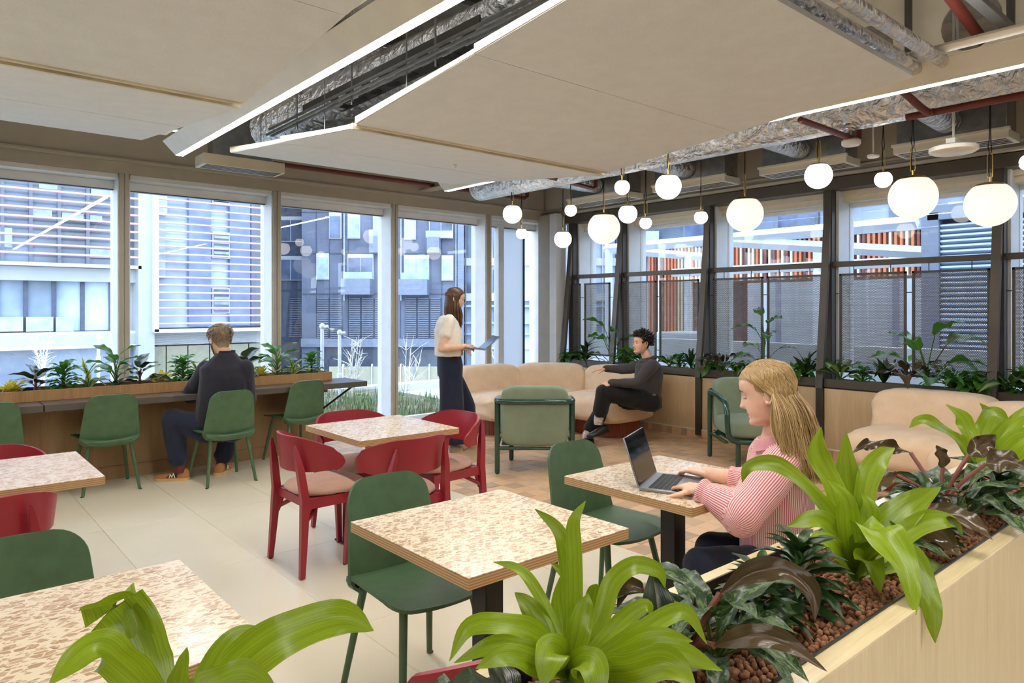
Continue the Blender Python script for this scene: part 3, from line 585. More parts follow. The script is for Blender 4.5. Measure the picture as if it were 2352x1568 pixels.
pipe('sprinkler_pipe', 'short red sprinkler pipe with an upturned end above the middle globes', 'pipe', [(4.62, 2.35, 2.79), (5.5, 2.35, 2.79), (5.53, 2.35, 2.81), (5.53, 2.35, 3.5)], .022, M['pipe_red'], 10)
pipe('sprinkler_pipe', 'red sprinkler pipe with a right angle elbow near the far window corner', 'pipe', [(2.9, 7.2, 3.02), (6.42, 7.2, 3.02), (6.47, 7.2, 3.05), (6.47, 7.2, 3.55)], .026, M['pipe_red'], 10)
pipe('sprinkler_pipe', 'red sprinkler pipe above the cluster of small globes', 'pipe', [(4.97, 5.3, 2.88), (5.95, 5.5, 2.88), (6.0, 5.5, 2.9), (6.0, 5.5, 3.4)], .024, M['pipe_red'], 10)
pipe('sprinkler_pipe', 'dark red pipe passing the round holes of the big beam', 'pipe', [(4.2, 1.42, 3.36), (5.2, 1.42, 3.18)], .032, M['pipe_red'], 12)
# slot diffusers on sheet metal boxes
for k, (y0, y1) in enumerate(((1.62, 2.47), (2.87, 3.74), (4.13, 5.08), (5.45, 6.45), (.35, 1.2))):
    t = thing('slot_diffuser', ['slot diffuser box above the white access point', 'slot diffuser box behind the middle globe pendants', 'slot diffuser box above the second slanted post', 'slot diffuser box in the far corner', 'slot diffuser box out past the right edge'][k], 'vent', (6.5, 0, 2.84), 0, 'slot diffusers along the window wall')
    m = MB(); m.box((.0, y0, .0), (.3, y1, .07), .004); m.box((-.02, y0-.01, .06), (.02, y1+.01, .085), .004); m.obj('grille_body', M['cream_metal'], t)
    for j in range(4): m = MB(); m.box((.035+.06*j, y0+.03, -.003), (.06+.06*j, y1-.03, .002)); m.obj('slot', M['black'], t, None)
    m = MB(); m.box((.02, y0+.02, .08), (.28, y1-.02, .36), .004); m.obj('plenum_box', M['galv'], t)
    m = MB(); p_, r_ = ribbed((0, (y0+y1)/2, .2), (-1.0, (y0+y1)/2-.1, .17), .1, 10); m.tube(p_, r_, 14); m.obj('flexible_duct', M['foil'], t)
t = thing('slot_diffuser', 'small white slot diffuser by the window end of the long light', 'vent', (0, 0, 0)); m = MB(); m.box((2.0, 6.55, 2.8), (2.75, 6.8, 2.9), .004); m.obj('grille_body', M['cream_metal'], t); m = MB(); m.box((2.1, 6.62, 2.9), (2.65, 6.76, 3.62)); m.obj('duct_neck', M['galv'], t)
for j in range(4): m = MB(); m.box((2.03, 6.57+.055*j, 2.797), (2.72, 6.60+.055*j, 2.801)); m.obj('slot', M['black'], t, None)
# detectors, access point
def ceil_disc(name, label, cat, px, py, d, r, h):
    c = at(px, py, d=d); t = thing(name, label, cat, c)
    m = MB(); m.lathe([(.0, -h/2), (r*.85, -h/2), (r, -h/4), (r, h/4), (r*.8, h/2), (0, h/2)], 24, cap=False); m.obj('body', M['white_plastic'], t)
    m = MB(); m.tube([(0, 0, h/2), (0, 0, 3.6-c.z)], .007, 8); m.obj('drop_rod', M['white_plastic'], t); return t
ceil_disc('smoke_detector', 'round white detector on a rod left of the access point', 'detector', 1955, 327, 5.3, .068, .05)
ceil_disc('smoke_detector', 'small white detector on a thin rod below the slot diffusers', 'detector', 2006, 358, 5.9, .048, .03)
a_ = ceil_disc('access_point', 'wide white oval wireless access point on a rod', 'access point', 2190, 343, 4.7, .145, .05)
m = MB(); m.box((-.06, -.03, .03), (.06, .03, .07), .004); m.obj('mount', M['white_plastic'], a_)
m = MB(); m.tube(curve([(.0, 0, .6), (.08, 0, .75), (.12, .02, .95), (.04, .02, 1.05)], 6), .008, 6); m.obj('cable_loop', M['white_plastic'], a_)
# globe pendants
def pendant(px, py, D, d, label):
    c = at(px, py, d=d); r = D/2; t = thing('globe_pendant', label, 'pendant lamp', c, rnd.uniform(0, 3), 'opal globe pendants over the lounge')
    cut = math.asin(.78); prof = [(0.0001, -r)]+[(r*math.cos(a), r*math.sin(a)) for a in [(-PI/2)+(cut+PI/2)*k/20 for k in range(1, 21)]]
    m = MB(); m.lathe(prof, 32); g = m.obj('globe', M['globe_large' if D > .3 else 'globe'], t)
    rc = r*math.cos(cut); zc = r*.78
    m = MB(); m.lathe([(rc+.002, zc-.004), (rc+.002, zc), (rc*.8, zc+r*.10), (rc*.3, zc+r*.17), (.008, zc+r*.19), (.008, zc+.045+r*.15), (0, zc+.045+r*.15)], 24, cap=False); m.obj('cap', M['brass'], t)
    zl = zc+.035+r*.15; L = .17 if D > .3 else .13; wl = .018
    pts = [V((wl*math.cos(a), 0, zl+wl+wl*math.sin(a))) for a in [PI+PI*k/8 for k in range(9)]]+[V((wl*math.cos(a), 0, zl+L+wl*math.sin(a))) for a in [PI*k/8 for k in range(9)]]
    m = MB(); m.tube(pts, .0036, 6, closed=True); m.obj('brass_link', M['brass'], t)
    zt = ZC-c.z
    m = MB(); m.tube(curve([(.004, 0, zl), (.009, .004, zl+L*.5), (.004, .003, zl+L+.02), (.012, .004, zl+L+.08), (.004, 0, zl+L+.2), (0, 0, zt)], 5), .0035, 6)
    m.tube(curve([(0, 0, zl+L+.012), (-.01, 0, zl+L+.05), (-.004, 0, zl+L+.2), (-.003, 0, zt)], 5), .0035, 6); m.obj('cable', M['cable'], t)
for a in [(1177, 491, .22, 8.06, 'globe pendant of middle size, leftmost, in front of the window'), (1198, 536, .14, 8.7, 'smallest globe pendant hanging just below the leftmost globe'),
          (1293, 549, .22, 8.87, 'lowest globe pendant in the far corner by the first slanted post'), (1311, 483, .14, 8.06, 'small globe pendant above the lowest one, in front of the corner vent'),
          (1387, 524, .35, 7.6, 'large globe pendant in the far bay, left of the seated man'), (1429, 430, .14, 6.45, 'small globe pendant touching the raft edge in view'),
          (1442, 491, .22, 8.2, 'globe pendant of middle size right of the large far globe'), (1483, 512, .14, 8.06, 'small globe pendant straight above the head of the seated man'),
          (1535, 428, .22, 6.0, 'globe pendant of middle size right under the raft edge'), (1610, 499, .14, 7.3, 'small globe pendant against the second slanted post'),
          (1711, 491, .35, 6.9, 'large globe pendant hanging in the window bay above the blonde woman'), (1880, 403, .22, 5.85, 'globe pendant of middle size hanging before the third slanted post'),
          (2029, 412, .14, 5.9, 'small globe pendant just left of the second largest globe'), (2097, 452, .35, 5.5, 'very large globe pendant left of its twin at the right edge'),
          (2274, 468, .35, 5.4, 'very large globe pendant rightmost of the two biggest'), (2362, 372, .14, 5.9, 'globe pendant cut off by the right edge of the picture')]:
    pendant(*a)
# ================================================================ FURNITURE
def sheet(P_, th, name='s', rim=True):
    """a bent board: grid of points P_[i][j], thickness th"""
    n, k = len(P_), len(P_[0]); nor = []
    for i in range(n):
        row = []
        for j in range(k):
            a = P_[min(i+1, n-1)][j]-P_[max(i-1, 0)][j]; b = P_[i][min(j+1, k-1)]-P_[i][max(j-1, 0)]
            q = a.cross(b); row.append(q.normalized() if q.length > 1e-12 else V((0, 0, 1)))
        nor.append(row)
    A = [P_[i][j]+nor[i][j]*th/2 for i in range(n) for j in range(k)]; B = [P_[i][j]-nor[i][j]*th/2 for i in range(n) for j in range(k)]
    f = []; o = n*k
    for i in range(n-1):
        for j in range(k-1):
            a, b, c, d = i*k+j, i*k+j+1, (i+1)*k+j+1, (i+1)*k+j
            f.append((a, d, c, b)); f.append((o+a, o+b, o+c, o+d))
    ring = [(0, j) for j in range(k)]+[(i, k-1) for i in range(1, n)]+[(n-1, j) for j in range(k-2, -1, -1)]+[(i, 0) for i in range(n-2, 0, -1)]
    for q in range(len(ring)):
        a = ring[q][0]*k+ring[q][1]; b = ring[(q+1) % len(ring)]; b = b[0]*k+b[1]; f.append((a, b, o+b, o+a))
    m = MB(); m.add(A+B, f); return m
def leg(parent, pts, rs, mat, name='leg', seg=12, flat=1., upv=None):
    m = MB(); m.tube(pts, rs, seg, True, False, flat, upv); return m.obj(name, mat, parent)
def make_green(label, loc, rz):
    t = thing('shell_chair', label, 'chair', loc, rz, 'green shell chairs')
    rows = []; z0, z1, rc = .425, .805, .085
    zs = [z0+(z1-z0)*k/14 for k in range(10)]+[z1-.085*(1-s) for s in (.0, .25, .45, .62, .76, .87, .95, 1.)]
    zs = sorted(set(round(z, 4) for z in zs))
    for z in zs:
        f = (z-z0)/(z1-z0); w = .222-.042*f
        if z > z1-rc: w = w-rc+math.sqrt(max(0, rc*rc-(z-(z1-rc))**2))
        rows.append([V((w*u, -.195-.075*f+.038*(w*u/.2)**2, z)) for u in [k/8-1 for k in range(17)]])
    sheet(rows, .012).obj('backrest', M['green'], t, 50)
    rows = []; rc = .09
    ys = [-.235, -.232, -.225, -.21, -.19, -.16, -.1, -.03, .05, .12, .155, .185, .205, .22, .232, .24]
    for y in ys:
        w = .213+.022*(y+.2)/.4
        if y > .24-rc: w = w-rc+math.sqrt(max(1e-6, rc*rc-(y-(.24-rc))**2))
        r2 = .06
        if y < -.235+r2: w = w-r2+math.sqrt(max(1e-6, r2*r2-(y-(-.235+r2))**2))
        row = []
        for u in [k/8-1 for k in range(17)]:
            z = .452-.012*(1-u*u)-.02*max(0, (y-.1)/.14)**2
            if y < -.15: z = z-.045*((-.15-y)/.085)**2
            row.append(V((w*u, y, z)))
        rows.append(row)
    sheet(rows, .013).obj('seat', M['green'], t, 50)
    # rear lip below the back
    pts = curve([(-.212, -.14, .437), (-.2, -.2, .432), (-.1, -.238, .425), (0, -.248, .424), (.1, -.238, .425), (.2, -.2, .432), (.212, -.14, .437)], 4)
    m = MB(); m.tube(pts, .009, 8, flat=.8); rr = [[p+V((0, 0, -.004)) for p in pts], [V((p.x*.97, p.y+.004, p.z-.022)) for p in pts], [V((p.x*.86, p.y+.03, p.z-.04)) for p in pts]]
    s = sheet(rr, .012); m.add(s.v, s.f); m.obj('rear_lip', M['green'], t, 50)
    for sx in (-1, 1):
        leg(t, [(sx*.15, .13, .44), (sx*.212, .222, .004)], [.0165, .0125], M['green']); leg(t, [(sx*.15, -.15, .43), (sx*.205, -.228, .004)], [.0165, .0125], M['green'])
        for yy in (.222, -.228): m = MB(); m.tube([(sx*.21, yy, .006), (sx*.21, yy, 0)], .0125, 10); m.obj('glide', M['black'], t)
    return t
PROTO = {}
def chair_of(kind, label, loc, rz):
    if kind not in PROTO: PROTO[kind] = (make_green if kind == 'green' else make_red)(label, loc, rz); return PROTO[kind]
    return dup(PROTO[kind], label, loc, rz)
def make_red(label, loc, rz):
    t = thing('bentwood_chair', label, 'chair', loc, rz, 'crimson armchairs with rose seats')
    rows = []; T = 98
    for k in range(41):
        s = -1+2*k/40; a = math.radians(T*s); e = abs(s)
        zt = .778-.10*max(0, (e-.25)/.75)**1.6; zb = .575+.03*e**2
        if e > .8:    # rounded wing tips
            q = (e-.8)/.2; mid = (zt+zb)/2-.012; h = (zt-zb)/2*math.sqrt(max(.02, 1-q**2.6)); zt, zb = mid+h, mid-h
        col = []
        for j in range(9):
            f = j/8; z = zb+(zt-zb)*f; o = 1+.09*(z-.6)/.2
            col.append(V((.262*o*math.sin(a), -.02-.215*o*math.cos(a)*(1 if math.cos(a) > 0 else .9), z)))
        rows.append(col)
    sheet(rows, .014).obj('backrest', M['red'], t, 50)
    # cushion
    m = MB(); n = 44; rings = []
    for f, zz in ((0, .428), (.6, .425), (.93, .432), (1., .446), (.985, .462), (.9, .478), (.7, .488), (.4, .493), (0.001, .495)):
        rg = []
        for k in range(n):
            a = 2*PI*k/n; c_, s_ = math.cos(a), math.sin(a); e = 2/2.9
            x = abs(c_)**e*math.copysign(1, c_); y = abs(s_)**e*math.copysign(1, s_)
            wx = .235-.035*(.5-.5*y)
            rg.append(V((x*wx*max(f, .001), .015+y*.225*max(f, .001), zz)))
        rings.append(rg)
    m.rings(rings, False); m.obj('seat_cushion', M['seat_pink'], t, 80)
    for sx in (-1, 1):
        m = MB(); m.rings([[V((x+dx*w, y+dy*h, z)) for dx, dy in ((-1,-1),(1,-1),(1,1),(-1,1))] for x, y, z, w, h in ((sx*.224, -.232, .004, .012, .015), (sx*.21, -.215, .25, .017, .02), (sx*.2, -.205, .43, .019, .023), (sx*.185, -.226, .6, .017, .02), (sx*.168, -.243, .70, .010, .012), (sx*.163, -.247, .735, .003, .006))])
        m.obj('leg', M['red'], t, 60)
        m = MB(); m.rings([[V((x+dx*w, y+dy*h, z)) for dx, dy in ((-1,-1),(1,-1),(1,1),(-1,1))] for x, y, z, w, h in ((sx*.212, .214, .004, .012, .014), (sx*.2, .2, .25, .016, .018), (sx*.19, .188, .43, .019, .021))])
        m.obj('leg', M['red'], t, 60)
        m = MB(); m.add([(sx*.2-.011, -.2, .375), (sx*.2+.011, -.2, .375), (sx*.195+.011, .18, .375), (sx*.195-.011, .18, .375), (sx*.2-.011, -.2, .432), (sx*.2+.011, -.2, .432), (sx*.195+.011, .18, .432), (sx*.195-.011, .18, .432)], [(0,3,2,1),(4,5,6,7),(0,1,5,4),(1,2,6,5),(2,3,7,6),(3,0,4,7)]); m.obj('side_rail', M['red'], t)
        m = MB(); m.tube([(sx*.185, -.17, .378), (sx*.19, -.2, .29)], .012, 8); m.tube([(sx*.1, -.05, .4), (sx*.2, -.195, .31)], .013, 8); m.obj('brace', M['red'], t)
        for yy in (.214, -.232): m = MB(); m.tube([(sx*.218, yy, .008), (sx*.218, yy, 0)], .011, 8); m.obj('glide', M['black'], t)
    m = MB(); m.box((-.19, .165, .375), (.19, .187, .432), .003); m.box((-.19, -.2, .38), (.19, -.18, .43), .003); m.box((-.19, -.18, .41), (.19, .17, .428)); m.obj('seat_frame', M['red'], t)
    m = MB(); m.box((.201, -.02, .434), (.2085, .035, .449)); m.obj('fabric_tag', M['black'], t)
    return t
# tables
TS = None
def table(x0, x1, y0, y1, label):
    cx_, cy_ = (x0+x1)/2, (y0+y1)/2; t = thing('cafe_table', label, 'table', (cx_, cy_, 0), 0, 'square cafe tables'); a, b = (x1-x0)/2, (y1-y0)/2
    m = MB(); m.box((-a, -b, .737), (a, b, .7405), .0008)
    for v_ in range(len(m.v)): pass
    o = m.obj('terrazzo_sheet', M['terrazzo'], t)
    m = MB(); m.box((-a, -b, .704), (a, b, .737), .001); m.obj('plywood_top', M['ply_light'], t)
    m = MB(); m.box((-.04, -.04, .012), (.04, .04, .704), .003); m.obj('column', M['black'], t)
    m = MB(); m.box((-.22, -.22, 0), (.22, .22, .012), .003); m.obj('base_plate', M['black'], t)
    m = MB(); m.box((-.17, -.17, .698), (.17, .17, .704)); m.obj('top_plate', M['black'], t); return t
table(1.197, 1.893, 1.58, 2.275, 'square terrazzo topped table in the middle foreground, nobody at it, between two green chairs')
table(1.965, 2.668, 3.62, 4.35, 'square terrazzo topped table ringed by four crimson chairs')
table(2.262, 2.955, 1.58, 2.265, 'square terrazzo topped table with the laptop of the blonde woman on it')
table(-.02, .678, 3.62, 4.36, 'square terrazzo topped table at the left edge between two crimson chairs')
table(-.07, .624, 1.58, 2.27, 'square terrazzo topped table nearest the camera at the lower left')
for kind, l, x, y, rz in [
    ('green', 'green shell chair cut off by the left edge, at the window bar', .455, 6.69, 0), ('green', 'empty green shell chair at the window bar left of the man with the phone', 1.257, 6.685, 0),
    ('green', 'green shell chair the man with the phone sits on', 2.09, 6.33, .03), ('green', 'green shell chair turned at the right end of the window bar', 2.92, 6.72, .14),
    ('green', 'green shell chair at the middle foreground table, its seat seen from the front', 1.52, 2.33, PI), ('green', 'green shell chair between the middle table and the laptop table', 2.625, 2.33, PI),
    ('green', 'dark green shell chair at the lower left behind the nearest table', .25, 2.36, PI), ('green', 'green shell chair under the blonde woman, mostly hidden by plants', 2.74, 1.40, .33),
    ('red', 'crimson chair left of the four chair table, seen from its back left', 1.885, 3.93, -PI/2), ('red', 'crimson chair on the window side of the four chair table', 2.335, 4.32, PI),
    ('red', 'crimson chair on the near side of the four chair table, its back to us', 2.17, 3.56, .04), ('red', 'crimson chair on the right of the four chair table, turned to it', 2.74, 3.95, PI/2+.08),
    ('red', 'crimson chair back at the left edge in front of the left table', .2, 3.56, 0), ('red', 'crimson chair behind the left table, cut by the left edge', .29, 4.36, PI),
    ('red', 'crimson chair mostly hidden behind the foreground plants', 1.09, 1.34, .0)]:
    chair_of(kind, l, (x, y, 0), rz)
# window bar
bar = thing('window_bar', 'long window bar with dark grey top and brown oak front', 'counter', (0, 7.0, 0))
m = MB(); m.box((-4, .0, .1), (3.37, .03, .70), .002); m.obj('front_panel', M['oak_dark'], bar)
m = MB(); m.box((-4, -.012, 0), (3.37, .02, .10), .003); m.box((-4, -.018, .1), (3.37, .02, .112), .002); m.obj('plinth', M['oak_dark'], bar)
m = MB(); m.box((3.35, .02, 0), (3.37, .42, .72), .002); m.obj('end_panel', M['oak'], bar)
for a, b in ((-4, .797), (.805, 3.62)): m = MB(); m.box((a, -.485, .695), (b, -.0, .75), .003); m.obj('top_slab', M['bar_top'], bar)
m = MB(); m.box((-4, -.1, .62), (3.36, .0, .695)); m.obj('apron', M['oak_dark'], bar)
m = MB(); m.tube([(3.5, -.42, .71), (3.365, -.0, .44)], .011, 8); m.obj('bracket', M['black'], bar)
pl = thing('bar_planter', 'oak plant box running along the back of the window bar', 'planter', (0, 7.0, .72))
for a, b in ((-4, .5), (.502, 3.37)): m = MB(); m.box((a, -.19, .03), (b, -.172, .12), .002); m.obj('front_board', M['oak'], pl)
m = MB(); m.box((-4, .13, .0), (3.37, .15, .12), .002); m.box((3.352, -.172, .0), (3.37, .13, .12), .002); m.obj('back_board', M['oak'], pl)
m = MB()
for k in range(80): x0 = -4+7.35*k/80; x1 = x0+7.35/80; m.add([(x0, -.172, .085), (x1, -.172, .085), (x1, .13, .09+.01*rnd.random()), (x0, .13, .09)], [(0,1,2,3)])
m.obj('soil', M['soil'], pl, 80)['kind'] = 'stuff'
for x, y, l in ((1.33, 6.72, 'black charging puck on the bar behind the empty green chair'), (.38, 6.72, 'black charging puck on the bar at the left edge')):
    t = thing('charging_pad', l, 'charger', (x, y, .75)); m = MB(); m.lathe([(0, 0), (.05, 0), (.056, .006), (.052, .014), (0, .015)], 24, cap=False); m.obj('pad', M['black'], t)
    m = MB(); m.box((.0, -.022, .015), (.1, .022, .026), .004); m.obj('charger_head', M['cable'], t)
# sofa modules
def puff(c, s, e1=.5, e2=.5, wr=0., nu=56, nv=36, seam=True):
    m = MB(); rings = []
    def sp_(v_, e): return math.copysign(abs(v_)**e, v_)
    for i in range(1, nv):
        ph = -PI/2+PI*i/nv; rg = []
        for k in range(nu):
            th = 2*PI*k/nu; x, y, z = sp_(math.cos(ph), e1)*sp_(math.cos(th), e2), sp_(math.cos(ph), e1)*sp_(math.sin(th), e2), sp_(math.sin(ph), e1)
            r = 1.
            if wr:   # gathers around the end seams
                g = max(0, abs(x)-.8)/.2; r -= wr*g*(.5+.5*math.cos(14*math.atan2(z, y+.001)))*.5
                r += .012*noise.noise(V((x*3, y*3, z*3)))
            rg.append(V((c[0]+x*s[0]*r, c[1]+y*s[1]*r, c[2]+z*s[2]*r)))
        rings.append(rg)
    m.rings(rings, True); return m
def sofa(label, loc, rz, w=1.0, tl=.0, tr=.0):
    t = thing('sofa_module', label, 'sofa', loc, rz, 'cream lounge sofa modules')     # faces -y, back at y=0
    s_ = puff((0, -.50, .335), (w/2, .42, .165), .5, .38, .06)
    s_.v = [(x*(1-(tr if x > 0 else tl)*max(0, min(1, (-.15-y)/.7))), y, z) for x, y, z in s_.v]; s_.obj('seat_cushion', M['sofa'], t, 80)
    b = puff((0, -.13, .53), (w/2-.005, .155, .265), .42, .38, .06)
    b.v = [(x, y+.12*(z-.5)+.10*(x/(w/2))**2*-.5, z) for x, y, z in b.v]; b.obj('back_cushion', M['sofa'], t, 80)
    for sx in (-1, 1):
        pts = [(sx*(w/2-.01), -.5+.4*math.cos(a)*.9, .335+.15*math.sin(a)) for a in [PI*k/12-PI/2 for k in range(13)]]
    m = MB(); poly = []
    for k in range(160):
        a = 2*PI*k/160; e = .6; c_, s_ = math.cos(a), math.sin(a); f = 1+.012*math.cos(k*PI*.8)
        poly.append((math.copysign(abs(c_)**e, c_)*(w/2-.10)*f*(1-.6*max(tl, tr)), -.42+math.copysign(abs(s_)**e, s_)*.30*f))
    m.prism(poly, 0, .185); m.obj('fluted_plinth', M['terracotta'], t, 30); return t
sofa('cream sofa module beneath the window, left of three, behind the standing woman', (5.54, 7.08, 0), 0, 1.0, .0, .3)
sofa('cream sofa module across the room corner, middle of three', (6.45, 6.72, 0), -PI/4, .94, .62, .62)
sofa('cream sofa module the man in black trousers sits on', (6.86, 5.72, 0), -PI/2, 1.12, .3, .0)
sofa('cream sofa module on the right under the screens, left of two', (6.84, 2.2, 0), -PI/2, 1.0, .0, .3)
sofa('cream sofa module at the right edge behind bright leaves', (6.4, 1.27, 0), -PI/2-.5, 1.0, .3, .0)
# sage armchairs with bottle green tube frames
def armchair(label, loc, rz):
    t = thing('lounge_armchair', label, 'armchair', loc, rz, 'sage armchairs with bottle green frames')    # faces -y
    w, d, zt = .34, .31, .665
    loop = curve([(-w, -.30, .62), (-w, -.05, zt-.01), (-w+.0, d-.09, zt), (-w+.09, d, zt), (0, d, zt), (w-.09, d, zt), (w, d-.09, zt), (w, -.05, zt-.01), (w, -.30, .62), (w, -.36, .55), (w, -.37, .42), (w-.02, -.36, .31), (w-.10, -.35, .262), (0, -.35, .258), (-w+.10, -.35, .262), (-w+.02, -.36, .31), (-w, -.37, .42), (-w, -.36, .55)], 6)
    m = MB(); m.tube(loop[:-1], .026, 12, closed=True); m.obj('frame_loop', M['bottle_green'], t, 80)
    for sx in (-1, 1):
        leg(t, [(sx*w, d-.07, zt), (sx*w, d-.07, .03), (sx*w, d-.07, .012), (sx*w, d-.07, .002)], [.024, .024, .022, .013], M['bottle_green'])
        leg(t, [(sx*(w-.11), -.33, .262), (sx*(w-.11), -.33, .03), (sx*(w-.11), -.33, .012), (sx*(w-.11), -.33, .002)], [.024, .024, .022, .013], M['bottle_green'])
        m = MB(); m.box((sx*w-.02, -.33, .24), (sx*w+.02, d-.07, .262), .004); m.obj('side_bar', M['bottle_green'], t)
    m = MB(); m.tube([(-w, d-.07, .235), (w, d-.07, .235)], .017, 10); m.obj('rear_bar', M['bottle_green'], t)
    puff((0, -.04, .365), (w-.035, .31, .095), .4, .35).obj('seat_cushion', M['sage'], t, 80)
    b = puff((0, .215, .53), (w-.03, .085, .275), .35, .3); b.v = [(x, y+.1*(z-.5), z) for x, y, z in b.v]; b.obj('back_cushion', M['sage'], t, 80)
    m = MB(); m.box((-w+.04, -.3, .262), (w-.04, .25, .275)); m.obj('webbing', M['bottle_green'], t); return t
dv = V((.676, .738)); a_ = armchair('sage armchair seen from behind in the middle of the lounge', (4.47, 4.87, 0), math.atan2(dv.y, dv.x)+PI/2)
armchair('sage armchair turned towards us behind the face of the blonde woman', (6.27, 3.69, 0), math.atan2(-.75, -.66)+PI/2)
# laptops and phone
def laptop(label, loc, rz, ang, w=.33, d=.23, roll=None):
    t = thing('laptop', label, 'laptop', loc, rz)      # hinge at y=0, user at -y
    m = MB(); m.box((-w/2, -d, 0), (w/2, 0, .013), .003); m.obj('base', M['galv2'], t)
    m = MB()
    for j in range(5):
        for i in range(13): x = -w*.44+w*.88*i/13; y = -.035-.02*j; m.box((x+.0015, y-.017, .013), (x+w*.88/13-.0015, y, .0145))
    m.obj('keyboard', M['cable'], t, None)['kind'] = 'stuff'
    m = MB(); m.box((-.05, -d+.015, .013), (.05, -d+.085, .0135)); m.obj('trackpad', M['galv'], t)
    R = Matrix.Translation((0, .0, .012)) @ Matrix.Rotation(-ang, 4, 'X')
    m = MB(); m.box((-w/2, -.002, 0), (w/2, .005, d*.97), .002, R); m.obj('lid', M['galv2'], t)
    m = MB(); m.box((-w/2+.004, -.0035, .008), (w/2-.004, -.002, d*.96), 0, R); m.obj('screen', M['screen'], t); return t
M['galv2'] = plain('brushed grey aluminium', (150, 152, 158), .35, .75, var=.02); M['screen'] = plain('dark glossy screen', (14, 14, 17), .06, var=.02)
laptop('grey laptop open on the terrazzo table under typing hands', (2.452, 1.938, .7405), .423, math.radians(18), .31, .22)
# ================================================================ PLANTERS AND PLANTS
ZR = .85
fp = thing('foreground_planter', 'long pale maple plant box running across the lower right in front of the tables', 'planter', (1.8, .79, 0))
m = MB(); m.box((-2.4, -.211, 0), (2.6, -.19, ZR-.002), .0015); m.obj('front_panel', M['pale_oak'], fp)
m = MB(); m.box((-2.4, -.2105, ZR-.02), (2.6, -.163, ZR), .0015); m.box((-2.4, .17, ZR-.02), (2.6, .21, ZR), .0015); m.obj('top_lip', M['pale_oak_top'], fp)
m = MB(); m.box((-2.4, .19, 0), (2.6, .21, ZR-.002), .0015); m.obj('back_panel', M['pale_oak'], fp)
m = MB(); m.box((-2.4, -.165, ZR-.2), (2.6, -.160, ZR+.004)); m.box((-2.4, .167, ZR-.2), (2.6, .172, ZR+.003)); m.obj('liner', M['black'], fp)
m = MB(); m.box((-2.38, -.19, .5), (2.58, .19, ZR-.055)); m.obj('soil', M['soil'], fp)
pm_ = []
for k in range(5):
    bm = bmesh.new(); bmesh.ops.create_icosphere(bm, subdivisions=1, radius=.0082)
    for v in bm.verts: v.co = V((v.co.x*rnd.uniform(.85, 1.3), v.co.y*rnd.uniform(.8, 1.1), v.co.z*rnd.uniform(.7, 1.)))*rnd.uniform(.88, 1.1)
    q = MB(); q.bm(bm); pm_.append((q, q.mesh('clay_pebble', M['clay'], 70)))
peb = []
x = -.4
while x < 3.4:
    y = -.155
    while y < .165:
        for lay in (0, 1): peb.append(V((x+rnd.uniform(-.006, .006), .79+y+rnd.uniform(-.006, .006), ZR-.052+.011*lay+rnd.uniform(0, .007)+.004*math.sin(x*9)+lay*.003)))
        y += .0155
    x += .0155
def nearkey(p): q = to_px(p); return (0 if (q[0] < 2300 and q[1] < 1568) else 1, -p.z > -ZR+.046, q[2]+rnd.uniform(0, .12))
peb.sort(key=nearkey); rest = MB()
for k, p in enumerate(peb):
    q, me = pm_[k % 5]; R = Euler((rnd.uniform(0, 6), rnd.uniform(0, 6), rnd.uniform(0, 6)))
    if k < 295: o = link('clay_pebble', me, fp, p-V((1.8, .79, 0))); o.rotation_euler = R
    else: rest.add(q.v, q.f, Matrix.Translation(p-V((1.8, .79, 0))) @ R.to_matrix().to_4x4(), None, rnd.random())
rest.obj('clay_pebbles', M['clay'], fp, 70)['kind'] = 'stuff'
# ---- leaves
SHP = {'blunt': lambda u: min(1, (u+.10)*2.6)**.7*(1-.55*max(0, (u-.78)/.22)**2),
 'strap': lambda u: max(.0, min(1, (u+.10)*2.6))**.7*(1-max(0, (u-.5)/.5)**2.2)*.98+.02,
       'ovate': lambda u: math.sin(PI*min(1, u**.72))**.85*.98+.015, 'lance': lambda u: math.sin(PI*min(1, u**.85))**.9*.98+.015,
       'obov': lambda u: (math.sin(PI*min(1, u**1.35))**.6)*.98+.015, 'round': lambda u: math.sin(PI*min(1, max(0, u)))**.55*.98+.01}
def blade(mb, path, w, nhint, shape='strap', fold=.25, wave=.0, roll=0., n=14, k=4, ph=0.):
    """a leaf: path of points, full width w, folded along its midrib, wavy margins"""
    pts = curve(path, max(2, n//(len(path)-1))); L = len(pts); f = SHP[shape]; vv = []; nh = V(nhint).normalized()
    for i, p in enumerate(pts):
        u = i/(L-1); t = (pts[min(i+1, L-1)]-pts[max(i-1, 0)]).normalized(); s = t.cross(nh)
        s = s.normalized() if s.length > .05 else t.orthogonal().normalized(); nn = s.cross(t).normalized()
        if roll: s = (s*math.cos(roll)+nn*math.sin(roll)).normalized(); nn = s.cross(t).normalized()
        hw = w*.5*f(u)
        for j in range(2*k+1):
            q = j/k-1; wv = wave*math.sin(u*15+ph+q*1.3)*abs(q)**1.5*hw
            vv.append(p+s*(q*hw*math.cos(fold*abs(q)))+nn*(abs(q)*hw*math.sin(fold)*1.0+wv))
    c = 2*k+1; ff, uu = [], []
    for i in range(L-1):
        for j in range(c-1):
            ff.append((i*c+j, i*c+j+1, (i+1)*c+j+1, (i+1)*c+j)); a, b = i/(L-1), (i+1)/(L-1); uu.append([(a, j/(c-1)), (a, (j+1)/(c-1)), (b, (j+1)/(c-1)), (b, j/(c-1))])
    mb.add(vv, ff, None, uu); return mb
LV = {}
